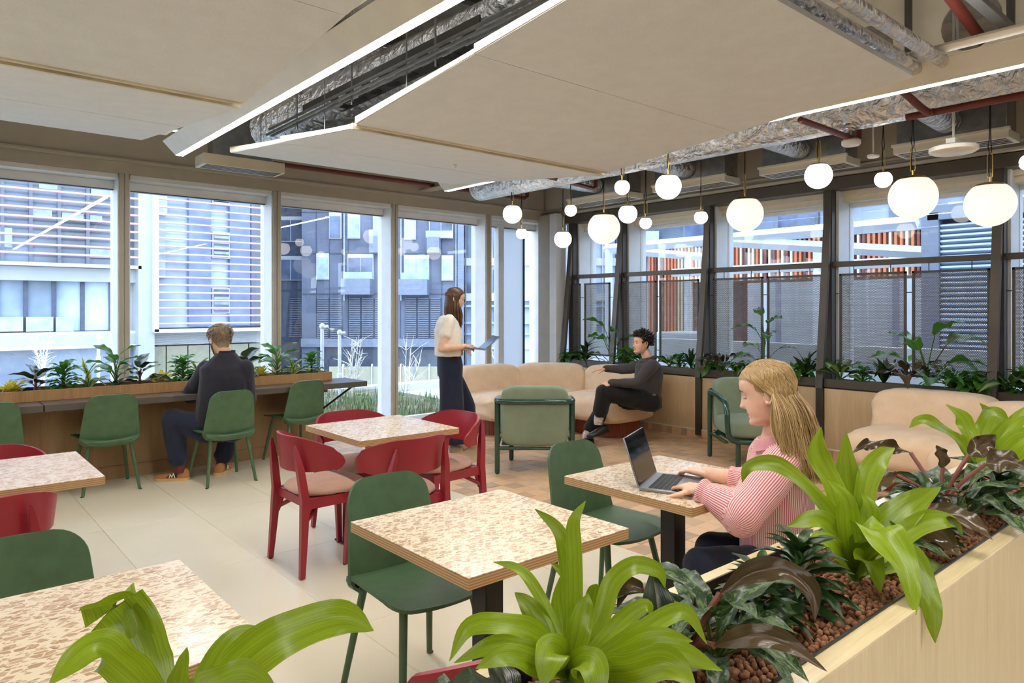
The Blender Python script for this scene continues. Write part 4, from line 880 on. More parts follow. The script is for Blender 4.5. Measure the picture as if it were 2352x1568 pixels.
def leaf_var(key, mat, ln, w, shape, droop, fold, wave, v):
    kk = (key, v)
    if kk not in LV:
        r = random.Random(hash(key) % 999+v*7+3); d = droop*r.uniform(.6, 1.4); m = MB()
        blade(m, [V((0, 0, 0)), V((.35, .0, .10*d)), V((.7, r.uniform(-.04, .04), -.02*d)), V((1, r.uniform(-.07, .07), -.30*d))], w/ln, (0, 0, 1), shape, fold, wave, 0, 12, 3, r.uniform(0, 6))
        LV[kk] = m.mesh('leaf', M[mat], 100)
    return LV[kk]
SPEC = {  # leaf length, width, shape, droop, fold, wave, count, elevation range (deg), petiole share, mat, stem mat
 'croton':    (.115, .028, 'lance', .5, .3, .5, 34, (22, 84), .0, 'yellow_leaf', 'stem'),
 'rubber':    (.15, .082, 'ovate', .4, .3, .1, 8, (10, 78), .25, 'rubber_leaf', 'stem_red'),
 'bushy':     (.088, .044, 'ovate', .6, .3, .2, 40, (-5, 80), .32, 'mid', 'stem'),
 'margin':    (.20, .024, 'strap', 1.2, .3, .2, 15, (15, 82), .0, 'margin_leaf', 'stem'),
 'jade':      (.10, .062, 'obov', .4, .2, .1, 15, (5, 75), .65, 'mid', 'stem'),
 'palm':      (.24, .030, 'strap', 1.2, .3, .1, 26, (5, 85), .0, 'deep', 'stem'),
 'tall':      (.19, .10, 'ovate', .8, .25, .25, 9, (5, 65), .85, 'mid', 'stem'),
 'bronze':    (.20, .065, 'lance', .9, .35, .5, 8, (15, 75), .4, 'bronze_leaf', 'stem_red'),
 'upright':   (.20, .038, 'lance', .4, .35, .2, 12, (45, 85), .0, 'deep', 'stem'),
 'pale':      (.17, .07, 'ovate', .8, .3, .2, 10, (10, 75), .35, 'pale_centre_leaf', 'stem'),
 'fern':      (.13, .016, 'lance', .8, .2, .6, 46, (0, 80), .5, 'mid', 'stem'),
 'pothos':    (.10, .066, 'ovate', .9, .25, .2, 24, (-25, 60), .6, 'mid', 'stem'),
 'compact':   (.105, .034, 'lance', .6, .35, .1, 58, (0, 85), .15, 'deep', 'stem'),
 'aglaonema': (.17, .062, 'ovate', .8, .3, .2, 15, (5, 75), .6, 'silver', 'stem')}
def plant(name, kind, label, loc, s=1., seed=0, cnt=None, group=None, h=0.):
    ln, w, shape, droop, fold, wave, n, (e0, e1), pet, mat, smat = SPEC[kind]; n = cnt or n; r = random.Random(seed*31+7)
    t = thing(name, label, 'plant', loc, r.uniform(0, 6), group); st = MB(); H_ = h or {'compact': .13, 'bushy': .12, 'fern': .03, 'tall': .02, 'jade': .1, 'rubber': .09}.get(kind, .03)*s
    st.tube(curve([(0, 0, -.03), (.005, .003, H_*.5), (0, 0, H_+.01)], 4), [.006*s+.002]*9, 6)
    for k in range(n):
        f = (k+.5)/n; el = math.radians(e0+(e1-e0)*f+r.uniform(-9, 9)); az = k*2.4+r.uniform(-.35, .35); sc = ln*s*r.uniform(.72, 1.12)*(1-.25*f if kind in ('compact', 'croton') else 1)
        b = V((0, 0, H_*(f if kind in ('compact', 'bushy', 'jade', 'rubber', 'tall') else .3)+.0))
        d = V((math.cos(az)*math.cos(el), math.sin(az)*math.cos(el), math.sin(el)))
        if pet > 0:
            up_ = V((d.x, d.y, abs(d.z)+.55)).normalized(); e = b+up_*(ln*s*pet*r.uniform(.6, 1.1)); st.tube(curve([b, b.lerp(e, .5)+V((0, 0, .006)), e], 4), .0022*s+.0008, 5); b = e
            el = el*.55-.12
        o = link('leaf', leaf_var(kind, mat, ln, w, shape, droop, fold, wave, k % 5), t, b); o.scale = (sc, sc, sc)
        o.rotation_euler = Euler((r.uniform(-.35, .35), -el, az), 'XYZ')
    st.obj('stem', M[smat], t); return t
# ---- the plants on the window bar
for k, (px, kind, s, l) in enumerate([(27, 'croton', 1., 'yellow and green plant at the left end of the bar box'), (82, 'rubber', 1.0, 'rubber plant with dark paddle leaves next to the leftmost yellow plant'), (146, 'bushy', 1.05, 'bushy dark green plant with one tall shoot in the bar box'),
    (203, 'margin', 1., 'plant with pale edged strap leaves left of the first window post'), (266, 'jade', 1.25, 'plant with glossy round leaves in front of the first window post'), (322, 'rubber', 1.05, 'rubber plant with one big upright leaf right of the first window post'),
    (371, 'croton', 1., 'yellow and green plant left of the man with the phone'), (420, 'bushy', 1.05, 'leafy green plant just behind the phone'), (457, 'margin', .95, 'pale edged strap leaf plant half behind the shoulder of the man'),
    (556, 'rubber', 1.1, 'rubber plant peeking out right of the man at the bar'), (598, 'croton', 1., 'yellow and green plant right of the man at the bar'), (636, 'jade', 1.3, 'round leaved plant in front of the second window post'), (672, 'margin', 1., 'pale edged strap leaf plant near the right end of the bar box'), (716, 'bushy', 1., 'leafy green plant at the right end of the bar box')]):
    c = at(px, 860, y=6.96+.03*(k % 2)); c.z = .80
    plant('trough_plant', kind, l, c, s*1.42, k+1, None, 'plants on the window bar')
# ---- the plants under the screens
for k, (px, kind, s, l, hh) in enumerate([(1287, 'bushy', .8, 'low leafy plant in the far corner of the trough', 0), (1312, 'pothos', 1.1, 'dark glossy plant next to the far corner of the trough', 0), (1345, 'palm', 1.0, 'spiky dark strap leaf plant left of the second slanted post', 0), (1402, 'tall', 1.2, 'tall plant with big paddle leaves by the second slanted post', .14), (1440, 'fern', 1.25, 'feathery light green plant behind the arm of the seated man', 0),
    (1470, 'bushy', 1., 'leafy plant hidden behind the shoulder of the seated man', 0), (1538, 'pale', 1.05, 'plant with one tall pale centred leaf right of the seated man', 0), (1562, 'bushy', .8, 'low leafy plant beside the plant with the pale centred leaf', 0), (1588, 'upright', 1., 'upright narrow leaf plant left of the third slanted post', 0), (1628, 'pothos', 1.2, 'leafy plant spilling over the rail right of the third slanted post', 0),
    (1662, 'bronze', 1.2, 'bronze leaved plant left of the tall thin stemmed plant', 0), (1692, 'fern', 1., 'feathery plant at the foot of the tall thin stemmed plant', 0), (1755, 'tall', .95, 'tall thin stemmed plant between two screens above the blonde woman', .24), (1722, 'pale', .9, 'broad leaved plant just above the blonde hair', 0), (1822, 'pothos', 1.4, 'broad light green plant left of the fourth slanted post', 0), (1852, 'upright', 1.1, 'dark upright plant touching the fourth slanted post', 0),
    (1930, 'pale', 1.2, 'variegated plant with creamy leaves right of the fourth slanted post', 0), (1982, 'bushy', .75, 'low leafy plant right of the creamy variegated plant', 0), (2030, 'upright', 1.05, 'dark upright plant in the middle of the right hand trough bay', 0), (2085, 'bronze', 1.15, 'bronze leaved plant with a brown spathe in the right hand trough bay', 0), (2130, 'tall', 1.3, 'tall heart leaved plant in front of the louvred block outside', .1), (2190, 'fern', 1.3, 'feathery bright plant right of the tall heart leaved one', 0), (2245, 'pothos', 1.2, 'trailing plant hanging over the rail by the last slanted post', 0), (2320, 'pale', 1.25, 'variegated plant at the right edge of the picture', 0), (2350, 'bushy', 1., 'leafy plant cut by the right edge of the picture', 0)]):
    c = at(px, 850, x=7.09); c.z = .76
    plant('trough_plant', kind, l, c, s*1.4, 40+k, None, 'plants in the window trough', hh*2.)
# ---- big foreground plants
TOCAM = -FWD
def shaped(name, label, base, leaves, mat, d0, group=None, smat='stem', shape='strap', wave=.25, fold=.28):
    """leaves: (width px, [(px, py, depth offset) ... tip])"""
    b = at(base[0], base[1], d=d0); t = thing(name, label, 'plant', b, 0, group); r = random.Random(len(label))
    for L in leaves:
        wpx, pts = L[0], L[1]; opt = L[2] if len(L) > 2 else {}
        P_ = [V(opt['from'])-b if 'from' in opt else V((0, 0, .01))]
        if 'start' in opt: P_[0] = at(opt['start'][0], opt['start'][1], d=d0+opt['start'][2])-b
        P_ += [at(x, y, d=d0+q)-b for x, y, q in pts]
        m = MB(); nh = opt.get('n', (UP*.55+TOCAM*.75)); blade(m, P_, wpx*d0/1612, nh, opt.get('shape', shape), opt.get('fold', fold), opt.get('wave', wave), opt.get('roll', 0), 30, 4, r.uniform(0, 6))
        m.obj('leaf', M[opt.get('mat', mat)], t, 100)
        if 'pet' in opt:
            q = MB(); e = P_[0]; q.tube(curve([V((0, 0, 0)), e*.5+V((.0, 0, .01)), e], 5), [.006]*11, 8); q.obj('petiole', M['stem_red'], t)
    q = MB(); q.tube([V((0, 0, -.1)), V((0, 0, .02))], [.014, .012], 10); q.obj('stem', M[smat], t); return t
shaped('lime_dracaena', 'bright lime leaved plant at the lower left corner over the nearest table', (400, 1660), [
    (140, [(342, 1560, .03), (318, 1480, .06), (272, 1402, .07), (218, 1384, .02)], {'shape': 'blunt', 'wave': .12, 'fold': .12}), (70, [(340, 1540, .05), (320, 1440, .07), (287, 1366, .08)], {'wave': .1}), (85, [(290, 1530, -.05), (215, 1490, -.08), (110, 1575, -.12)]), (52, [(415, 1560, -.02), (430, 1485, -.02)], {'shape': 'lance'}),
    (105, [(520, 1560, 0), (640, 1468, 0), (780, 1420, .02), (858, 1448, .02)]), (60, [(470, 1560, .05), (545, 1462, .07), (650, 1470, .08)]), (100, [(480, 1600, -.08), (560, 1570, -.12), (640, 1600, -.16)])], 'lime', .80, 'bright lime plants in the foreground box')
shaped('lime_dracaena', 'bright lime leaved plant with a tall centre shoot in front of the middle table', (1305, 1560), [
    (44, [(1312, 1420, .02), (1302, 1280, .04), (1280, 1215, .05), (1228, 1168, .06)]), (40, [(1318, 1400, .0), (1318, 1270, .02), (1318, 1200, .02), (1345, 1150, .03)]), (30, [(1270, 1430, .05), (1222, 1340, .09), (1185, 1303, .11), (1132, 1290, .13)]), (58, [(1258, 1460, .04), (1212, 1390, .07), (1182, 1360, .08)], {'shape': 'lance'}),
    (50, [(1240, 1460, -.02), (1170, 1435, -.04), (1080, 1440, -.06), (1032, 1518, -.08)]), (46, [(1230, 1500, -.05), (1140, 1482, -.08), (1042, 1522, -.1)]), (52, [(1240, 1530, -.08), (1165, 1505, -.13), (1092, 1535, -.16)]), (56, [(1325, 1470, -.03), (1342, 1400, -.02), (1352, 1362, -.01)], {'shape': 'lance'}), (44, [(1292, 1450, .06), (1282, 1380, .08), (1288, 1320, .08)], {'shape': 'lance'}),
    (50, [(1375, 1430, .05), (1405, 1340, .09), (1455, 1300, .11), (1512, 1312, .13), (1528, 1350, .13)]), (44, [(1380, 1480, .02), (1430, 1425, .05), (1482, 1390, .06), (1496, 1412, .06)]), (48, [(1400, 1500, 0), (1480, 1445, .02), (1570, 1405, .04), (1625, 1480, .04)]), (66, [(1430, 1500, -.02), (1510, 1465, -.02), (1592, 1472, -.02)], {'shape': 'lance'}), (62, [(1450, 1520, -.05), (1540, 1495, -.08), (1660, 1540, -.1)]), (78, [(1430, 1545, -.08), (1530, 1525, -.13), (1600, 1580, -.17)]),
    (76, [(1275, 1500, -.06), (1262, 1510, -.1), (1245, 1580, -.13)], {'wave': .1}), (70, [(1340, 1520, -.08), (1365, 1540, -.13), (1372, 1620, -.15)], {'wave': .1}), (48, [(1352, 1440, .07), (1365, 1360, .09), (1372, 1340, .09)], {'shape': 'lance'}), (44, [(1310, 1400, .05), (1305, 1330, .06), (1262, 1290, .07)], {'shape': 'lance'})], 'lime', 1.15, 'bright lime plants in the foreground box')
shaped('lime_dracaena', 'bright lime leaved plant with arching leaves in front of the blonde woman', (1962, 1330), [
    (62, [(1948, 1230, .03), (1908, 1110, .05), (1876, 1040, .06), (1886, 980, .06)]), (60, [(1958, 1200, .06), (1942, 1080, .09), (1943, 992, .1)]), (56, [(1975, 1200, .04), (1992, 1100, .07), (2022, 1050, .09), (2055, 1028, .1)]), (42, [(1935, 1230, 0), (1868, 1135, .0), (1790, 1070, .0), (1722, 1072, 0), (1704, 1108, 0)]), (54, [(1948, 1250, -.04), (1938, 1150, -.04), (1900, 1098, -.04)], {'shape': 'lance'}), (52, [(1985, 1240, .02), (1995, 1170, .03), (1978, 1130, .04)], {'shape': 'lance'}),
    (86, [(2010, 1240, .06), (2085, 1165, .1), (2162, 1118, .14)], {'shape': 'lance'}), (52, [(2020, 1270, .02), (2110, 1205, .06), (2180, 1195, .1), (2212, 1228, .12)]), (84, [(1985, 1230, -.05), (2020, 1225, -.12), (2075, 1300, -.2), (2103, 1412, -.26)]), (72, [(2010, 1270, -.06), (2075, 1280, -.14), (2128, 1370, -.22), (2148, 1476, -.26)]), (54, [(1930, 1250, -.03), (1880, 1195, -.06), (1808, 1208, -.08)]), (44, [(1930, 1275, -.06), (1885, 1240, -.1), (1852, 1290, -.13)]),
    (62, [(1985, 1290, -.08), (2005, 1300, -.13), (2022, 1360, -.17)], {'shape': 'lance'}), (50, [(2020, 1300, .02), (2090, 1290, .05), (2190, 1330, .03), (2212, 1350, .02)]), (54, [(2000, 1290, .08), (2040, 1230, .12), (2060, 1200, .14)], {'shape': 'lance'})], 'lime', 1.77, 'bright lime plants in the foreground box')
shaped('lime_dracaena', 'bright lime leaved plant at the right edge before the cream sofa', (2240, 1080), [
    (52, [(2228, 1010, .02), (2206, 960, .04), (2172, 928, .05)], {'shape': 'ovate'}), (30, [(2200, 1015, -.04), (2150, 975, -.08), (2112, 966, -.1), (2088, 982, -.12)]), (46, [(2255, 1000, .05), (2272, 960, .08), (2290, 950, .1), (2320, 968, .1)]), (36, [(2245, 1000, .08), (2272, 960, .1), (2250, 925, .1)]), (56, [(2280, 1040, .02), (2315, 985, .04), (2362, 955, .05)], {'shape': 'lance'}), (44, [(2290, 1030, .1), (2330, 970, .14), (2352, 935, .15)], {'shape': 'lance'}), (60, [(2300, 1050, -.05), (2350, 1010, -.08), (2400, 1020, -.1)]), (40, [(2225, 1040, -.06), (2200, 1010, -.1), (2190, 990, -.1)], {'shape': 'lance'})], 'lime', 2.4, 'bright lime plants in the foreground box')
shaped('bronze_philodendron', 'bronze leaved plant with one big folded glossy leaf over the pebbles', (1585, 1500), [
    (62, [(1720, 1318, .0), (1800, 1312, -.02), (1862, 1360, -.05), (1872, 1428, -.07)], {'start': (1655, 1362, .02), 'pet': 1, 'shape': 'lance', 'fold': .5, 'wave': .35}), (54, [(1720, 1462, -.1), (1800, 1475, -.13), (1900, 1542, -.18)], {'start': (1640, 1482, -.07), 'pet': 1, 'shape': 'lance', 'fold': .35}), (96, [(1512, 1400, .02), (1498, 1308, .05)], {'start': (1512, 1470, .0), 'pet': 1, 'shape': 'ovate', 'mat': 'rubber_leaf', 'n': TOCAM, 'wave': .05}),
    (44, [(1440, 1345, .1), (1418, 1395, .1)], {'start': (1478, 1352, .1), 'pet': 1, 'shape': 'ovate', 'fold': .7}), (60, [(1560, 1520, -.1), (1640, 1530, -.16)], {'start': (1575, 1500, -.04), 'shape': 'lance'}), (30, [(1592, 1400, .02), (1596, 1368, .02)], {'shape': 'lance', 'fold': 1.2})], 'bronze_leaf', 1.28, 'bronze philodendrons in the foreground box', 'stem_red')
shaped('bronze_philodendron', 'bronze leaved plant with a long wavy leaf held over the cream sofa seat', (2160, 1160), [
    (34, [(2040, 1028, .12), (1990, 1022, .1), (1958, 1040, .08)], {'start': (2092, 1040, .12), 'pet': 1, 'shape': 'lance', 'wave': .9, 'fold': .5}), (40, [(2155, 1040, .02), (2150, 1022, .02)], {'start': (2165, 1075, .02), 'pet': 1, 'shape': 'ovate', 'fold': .6}), (50, [(2260, 1020, .02), (2288, 998, .0)], {'start': (2225, 1045, .02), 'pet': 1, 'shape': 'ovate'}), (52, [(2000, 1110, .04), (1975, 1130, .02)], {'start': (2060, 1092, .06), 'pet': 1, 'shape': 'lance'}), (56, [(2200, 1190, -.2), (2280, 1240, -.3)], {'start': (2120, 1178, -.12), 'pet': 1, 'shape': 'lance', 'fold': .5}), (60, [(2310, 1060, -.05), (2352, 1075, -.08)], {'start': (2265, 1065, -.02), 'pet': 1, 'shape': 'ovate'}), (90, [(2150, 1250, -.2), (2200, 1275, -.28)], {'start': (2080, 1225, -.12), 'pet': 1, 'shape': 'ovate', 'fold': .4})], 'bronze_leaf', 2.08, 'bronze philodendrons in the foreground box', 'stem_red')
for k, (kind, nm, px, py, d, s, l, cnt) in enumerate([('aglaonema', 'silver_aglaonema', 1640, 1420, 1.36, 1.05, 'silver blotched plant between the bronze leaf and the blonde woman', 17), ('compact', 'compact_dracaena', 1835, 1385, 1.60, 1.12, 'dense dark green rosette plant left of the arching lime plant', None),
    ('compact', 'compact_dracaena', 1740, 1400, 1.50, .95, 'dense dark green rosette plant behind the folded bronze leaf', None), ('aglaonema', 'silver_aglaonema', 2200, 1150, 2.22, 1.15, 'silver blotched plant below the lime plant at the right edge', 18), ('compact', 'compact_dracaena', 2130, 1190, 2.06, 1.1, 'dense dark green rosette plant right of the arching lime plant', None), ('compact', 'compact_dracaena', 2290, 1085, 2.40, .9, 'dense dark rosette plant at the right edge under the lime plant', None), ('aglaonema', 'silver_aglaonema', 2300, 1110, 2.32, 1.05, 'silver blotched plant spilling over the maple lip at the right edge', 14),
    ('aglaonema', 'silver_aglaonema', 985, 1640, .98, .9, 'silver blotched plant at the bottom edge left of the tall lime plant', 9), ('rubber', 'rubber_plant', 1180, 1600, 1.05, .95, 'plant with dark round leaves at the foot of the tall lime plant', 7), ('aglaonema', 'silver_aglaonema', 2010, 1225, 1.93, .8, 'silver blotched plant tucked behind the arching lime plant', 9)]):
    c = at(px, py, d=d); c.z = ZR-.05; c.y = min(.93, max(.66, c.y))
    plant(nm, kind, l, c, s, 90+k, cnt, 'dark foliage plants in the foreground box')
# ================================================================ PEOPLE
def capsule(m, a, b, ra, rb, seg=12):
    a, b = V(a), V(b); m.tube([a, b], [ra, rb], seg); m.ball(a, ra, seg, 8); m.ball(b, rb, seg, 8)
def chain(m, pts, rs, seg=12):
    for i in range(len(pts)-1): capsule(m, pts[i], pts[i+1], rs[i], rs[i+1], seg)
def torso(m, rows, seg=20):
    """rows: (centre, right vector, front vector, half width, half depth)"""
    m.rings([[c+r*(w*math.copysign(abs(math.cos(a))**.85, math.cos(a)))+f*(d*math.copysign(abs(math.sin(a))**.85, math.sin(a))) for a in [2*PI*k/seg for k in range(seg)]] for c, r, f, w, d in rows], True)
def from_mesh(me, tints=None):
    m = MB(); m.add([v.co.copy() for v in me.vertices], [list(p.vertices) for p in me.polygons]); return m
def frame(f, up=UP):
    f = f.normalized(); l = up.cross(f).normalized(); u = f.cross(l).normalized()
    return Matrix((( f.x, l.x, u.x), (f.y, l.y, u.y), (f.z, l.z, u.z)))
PROF = [(-.118,.050,-.010,.022),(-.114,.072,-.025,.034),(-.106,.086,-.035,.044),(-.095,.088,-.045,.051),(-.083,.083,-.055,.056),(-.07,.086,-.062,.061),(-.05,.087,-.07,.066),(-.03,.086,-.08,.070),(-.01,.085,-.09,.0725),(.01,.087,-.097,.0745),(.03,.091,-.101,.0765),(.05,.089,-.102,.077),(.07,.081,-.097,.074),(.088,.066,-.084,.065),(.1,.048,-.066,.052),(.109,.028,-.04,.034),(.114,.01,-.016,.015)]
def prof(z):
    for i in range(len(PROF)-1):
        a, b = PROF[i], PROF[i+1]
        if a[0] <= z <= b[0]:
            t = (z-a[0])/(b[0]-a[0]); return [a[k]+(b[k]-a[k])*t for k in (1, 2, 3)]
    return list(PROF[-1][1:])
def head(m, c, f, up=UP, s=1., smile=0., lip=1, female=1., lid=1.):
    R = frame(f, up); zs = [-.118+.232*(k/58) for k in range(59)]; seg = 72; rings = []
    for z in zs:
        fr, bk, w = prof(z)
        w *= 1+(-.05 if female else .03)*max(0, min(1, (-.015-z)/.055))
        cx_, rx = (fr+bk)/2, (fr-bk)/2; rg = []
        for k in range(seg):
            a = 2*PI*k/seg; ca, sa = math.cos(a), math.sin(a); x = cx_+rx*math.copysign(abs(ca)**.92, ca); y = w*math.copysign(abs(sa)**.92, sa)
            if ca > 0:
                t = (.014-z)/.05; nh = 0
                if 0 < t < 1.25: nh = .003+.021*min(t, 1)**1.2 if t < 1 else .024*(1-(t-1)/.25)**.7
                x += nh*math.exp(-(y/(.0075+.006*max(0, min(t, 1))))**2)
                x += .0055*math.exp(-(y/.019)**2)*math.exp(-((z+.0615)/.0055)**2)+.0065*math.exp(-(y/.017)**2)*math.exp(-((z+.0755)/.0065)**2)-.004*math.exp(-(y/.025)**2)*math.exp(-((z+.0685)/.003)**2)
                for sy in (-1, 1):
                    x -= .0085*math.exp(-((y-sy*.030)/.014)**2)*math.exp(-((z-.001)/.011)**2)
                    x += .003*math.exp(-((y-sy*.03)/.02)**2)*math.exp(-((z-.021)/.007)**2)+(.003+.004*smile)*math.exp(-((y-sy*.042)/.018)**2)*math.exp(-((z+.032)/.018)**2)
                x += .004*math.exp(-(y/.02)**2)*math.exp(-((z+.1)/.01)**2)
            rg.append(V((x, y, z))*s)
        rings.append(rg)
    T = Matrix.Translation(c) @ R.to_4x4(); o = len(m.f); m.rings([[T @ p for p in r] for r in rings])
    if lip:
        n = 0
        for i in range(58):
            for k in range(seg):
                z = zs[i]; a = 2*PI*(k+.5)/seg; y = .06*math.sin(a)
                if -.083 < z < -.0545 and math.cos(a) > 0 and abs(y) < .021*(1-((z+.068)/.02)**2)+.002: m.mi[o+i*seg+k] = 1
    for sy in (-1, 1):     # ears, eyes, brows
        q = MB(); pts = [(.004*math.cos(a)-.012-.006*math.sin(a), sy*(.074+.008*(1-.5*math.cos(a)) if True else 0), -.008+.031*math.sin(a)+.0) for a in [2*PI*k/16 for k in range(16)]]
        pts = [(-.010+.016*math.cos(a)-.004*math.sin(a), sy*(.077-.007*math.cos(a)), -.006+.031*math.sin(a)) for a in [2*PI*k/18 for k in range(18)]]
        q.tube([V(p)*s for p in pts], .0048*s, 8, closed=True); q.ball(V((-.008, sy*.074, -.008))*s, .02*s, 12, 8, (.62, .3, 1.2)); q.ball(V((.0, sy*.075, -.034))*s, .008*s, 8, 6)
        m.add([T @ V(p) for p in q.v], q.f)
        q = MB(); q.ball(V((.0700, sy*.030, .0005))*s, .0125*s, 14, 12); m.add([T @ V(p) for p in q.v], q.f)
        if lid < .5:
            q = MB(); q.ball(V((.0712, sy*.030, -.0005))*s, .0121*s, 14, 12, (1, .8, .42)); o = len(m.f); m.add([T @ V(p) for p in q.v], q.f)
            for k in range(o, len(m.f)): m.mi[k] = 2
            q = MB(); q.ball(V((.0795, sy*.0305, -.0005))*s, .0046*s, 10, 8); o = len(m.f); m.add([T @ V(p) for p in q.v], q.f)
            for k in range(o, len(m.f)): m.mi[k] = 3
        zl_ = -.0045 if lid > .5 else .004
        q = MB(); q.tube([V((.0770, sy*.0195, zl_-.0005))*s, V((.0820, sy*.0265, zl_))*s, V((.0815, sy*.034, zl_))*s, V((.0765, sy*.043, zl_-.001))*s], [.0008*s, .0012*s, .0013*s, .0008*s], 6); o = len(m.f); m.add([T @ V(p) for p in q.v], q.f)
        for k in range(o, len(m.f)): m.mi[k] = 3
        q = MB(); q.tube([V((.089, sy*.013, .019))*s, V((.088, sy*.03, .026))*s, V((.076, sy*.05, .02))*s], [.002*s, .0026*s, .0015*s], 6); o = len(m.f); m.add([T @ V(p) for p in q.v], q.f)
        for k in range(o, len(m.f)): m.mi[k] = 3
    return T
def hand(m, w, d, n, side, s=1., curl=.35, spread=1., thumb=.6):
    """w wrist, d direction of the fingers, n normal of the back of the hand, side: +1/-1 which side the thumb leaves"""
    d = V(d).normalized(); n = (V(n)-d*V(n).dot(d)).normalized(); t = d.cross(n).normalized()*side; w = V(w)
    q = MB()
    for a, b, ra, rb in ((0, .05, .021, .019), (.05, .085, .019, .014)):
        for o in (-.026, -.009, .009, .026): capsule(q, w+d*(a*s)+t*(o*.8*s), w+d*(b*s)+t*(o*s), ra*.68*s, rb*.68*s, 8)
    L = [(.028, .030, .022, .018), (.034, .022, .024, .019), (.032, .022, .023, .018), (.024, .018, .017, .016)]
    for i, o in enumerate((.028, .0095, -.0095, -.027)):
        p = w+d*(.084*s)+t*(o*s); dd = (d+t*(o*1.2*spread)).normalized(); ax = dd.cross(n).normalized(); r0 = (.0088, .009, .0086, .0076)[i]*s
        for k, ln in enumerate(((.042, .024, .021), (.046, .028, .022), (.042, .026, .021), (.033, .019, .019))[i]):
            dd = Matrix.Rotation(-curl*(.75, 1.1, .8)[k], 3, ax) @ dd; e = p+dd*(ln*s); capsule(q, p, e, r0*(1-.1*k), r0*(1-.1*(k+1)), 8); p = e
    p = w+d*(.022*s)+t*(.024*s)-n*(.006*s); dd = (d*.75+t*.75-n*thumb*.5).normalized()
    for k, (ln, r) in enumerate(((.042, .0125), (.032, .0102), (.026, .0088))):
        e = p+dd*(ln*s); capsule(q, p, e, r*s, r*.88*s, 8); p = e; dd = (dd+d*.35-n*.1).normalized()
    me = modded(q, .0032*s, 3, 'hand'); hm = from_mesh(me); bpy.data.meshes.remove(me); m.add(hm.v, hm.f); return m
def cloth(mb, name, mats, parent, voxel=.009, smooth=8, amp=.006, sc=9., uvf=None, stretch=(1, 1, .35)):
    me = modded(mb, voxel, smooth, name); 
    no = [v.normal.copy() for v in me.vertices]
    for v, nn in zip(me.vertices, no):
        p = V((v.co.x*stretch[0], v.co.y*stretch[1], v.co.z*stretch[2]))*sc
        v.co += nn*(amp*(noise.noise(p)+.5*noise.noise(p*2.3+V((5, 1, 2)))+.4*(1-abs(noise.noise(p*1.6+V((2, 7, 1)))*2))))
    for q in (mats if isinstance(mats, (list, tuple)) else [mats]): me.materials.append(q)
    if uvf:
        u = me.uv_layers.new(name='UVMap'); val = [uvf(v.co) for v in me.vertices]
        for p in me.polygons:
            vs_ = [val[k] for k in p.vertices]; mx_ = max(vs_); mn = min(vs_)
            for li, k in zip(p.loop_indices, p.vertices): u.data[li].uv = (val[k] if abs(val[k]-vs_[0]) < 4 else vs_[0], 0)
    return link(name, me, parent)
def person(label): return thing('person', label, 'person', (0, 0, 0))
def skin_body(t, m, hm, mat, voxel=.009):
    me = modded(m, voxel, 5, 'body'); b = from_mesh(me); bpy.data.meshes.remove(me)
    o = len(b.f); k0 = len(b.v); b.v += hm.v; b.f += [tuple(i+k0 for i in f) for f in hm.f]; b.mi += hm.mi; b.tint += hm.tint
    return b.obj('body', [M[mat], M['lip'], M['eye'], M['iris']], t, 60)
HL = [(-.2,-.1),(-.05,-.095),(-.03,-.03),(-.012,.018),(.02,.03),(.05,.058),(.07,.066),(.2,.07)]
def hairline(q, drop=0.):
    for (a, za), (b, zb) in zip(HL[:-1], HL[1:]):
        if a <= q.x <= b: return q.z > za+(zb-za)*(q.x-a)/(b-a)-drop*(q.x < .03)
    return True
def strand(m, pts, r, tint, seg=4, n=5):
    p = curve(pts, n); L = len(p); o = len(m.tint); k = len(m.f); m.tube(p, [r*(.6+.4*math.sin(PI*min(1, .25+.8*i/(L-1)))) if i < L-1 else r*.25 for i in range(L)], seg, True)
    for q in range(k, len(m.f)): m.tint[q] = tint
def shoe(t, heel, toe, w, mat, sole, name='shoe', h=.085, opening=True):
    heel, toe = V(heel), V(toe); d = (toe-heel); L = d.length; d = d/L; s = V((-d.y, d.x, 0)).normalized(); u = V((0,0,1)); u = (u-d*u.dot(d)).normalized(); s = u.cross(d)
    def at_(a, b, c): return heel+d*(a*L)+s*b+u*c
    rows = []
    for a, ww, hh in ((-.02, .25, .35), (0., .6, .8), (.08, .8, 1.), (.2, .85, 1.), (.35, .85, .9), (.5, .92, .72), (.65, 1., .58), (.8, .98, .48), (.92, .75, .4), (.99, .4, .28), (1.01, .1, .2)):
        rows.append([at_(a, w/2*ww*math.cos(q), .018+(h-.018)*hh*max(0, math.sin(q))**.7 if math.sin(q) > 0 else .016) for q in [2*PI*k/20 for k in range(20)]])
    m = MB(); m.rings(rows); sh = m.obj(name, mat, t, 70)
    m = MB(); pts = [(a, w/2*ww) for a, ww in ((-.03, .2), (0, .7), (.1, .95), (.3, .95), (.5, 1.0), (.7, 1.1), (.85, 1.0), (.95, .75), (1.02, .3))]; poly = [(a, b) for a, b in pts]+[(a, -b) for a, b in pts[::-1]]
    n = len(poly); m.add([at_(a, b, .0) for a, b in poly]+[at_(a, b, .022) for a, b in poly], [tuple(range(n-1, -1, -1)), tuple(range(n, 2*n))]+[(i, (i+1) % n, n+(i+1) % n, n+i) for i in range(n)]); m.obj('sole', sole, sh, 40); return sh, at_
M['pink_stripe'] = stripes('pink striped poplin', (240, 218, 212), (204, 104, 118), 1.)
M['pink_plain'] = fabric('pale pink poplin', (214, 150, 156), (232, 186, 188), 300); M['navy'] = fabric('navy twill', (30, 34, 50), (46, 51, 70), 500); M['navy_jacket'] = fabric('dark navy cotton', (36, 36, 44), (52, 51, 60), 500); M['cream_linen'] = fabric('cream linen', (228, 216, 200), (244, 236, 222), 400)
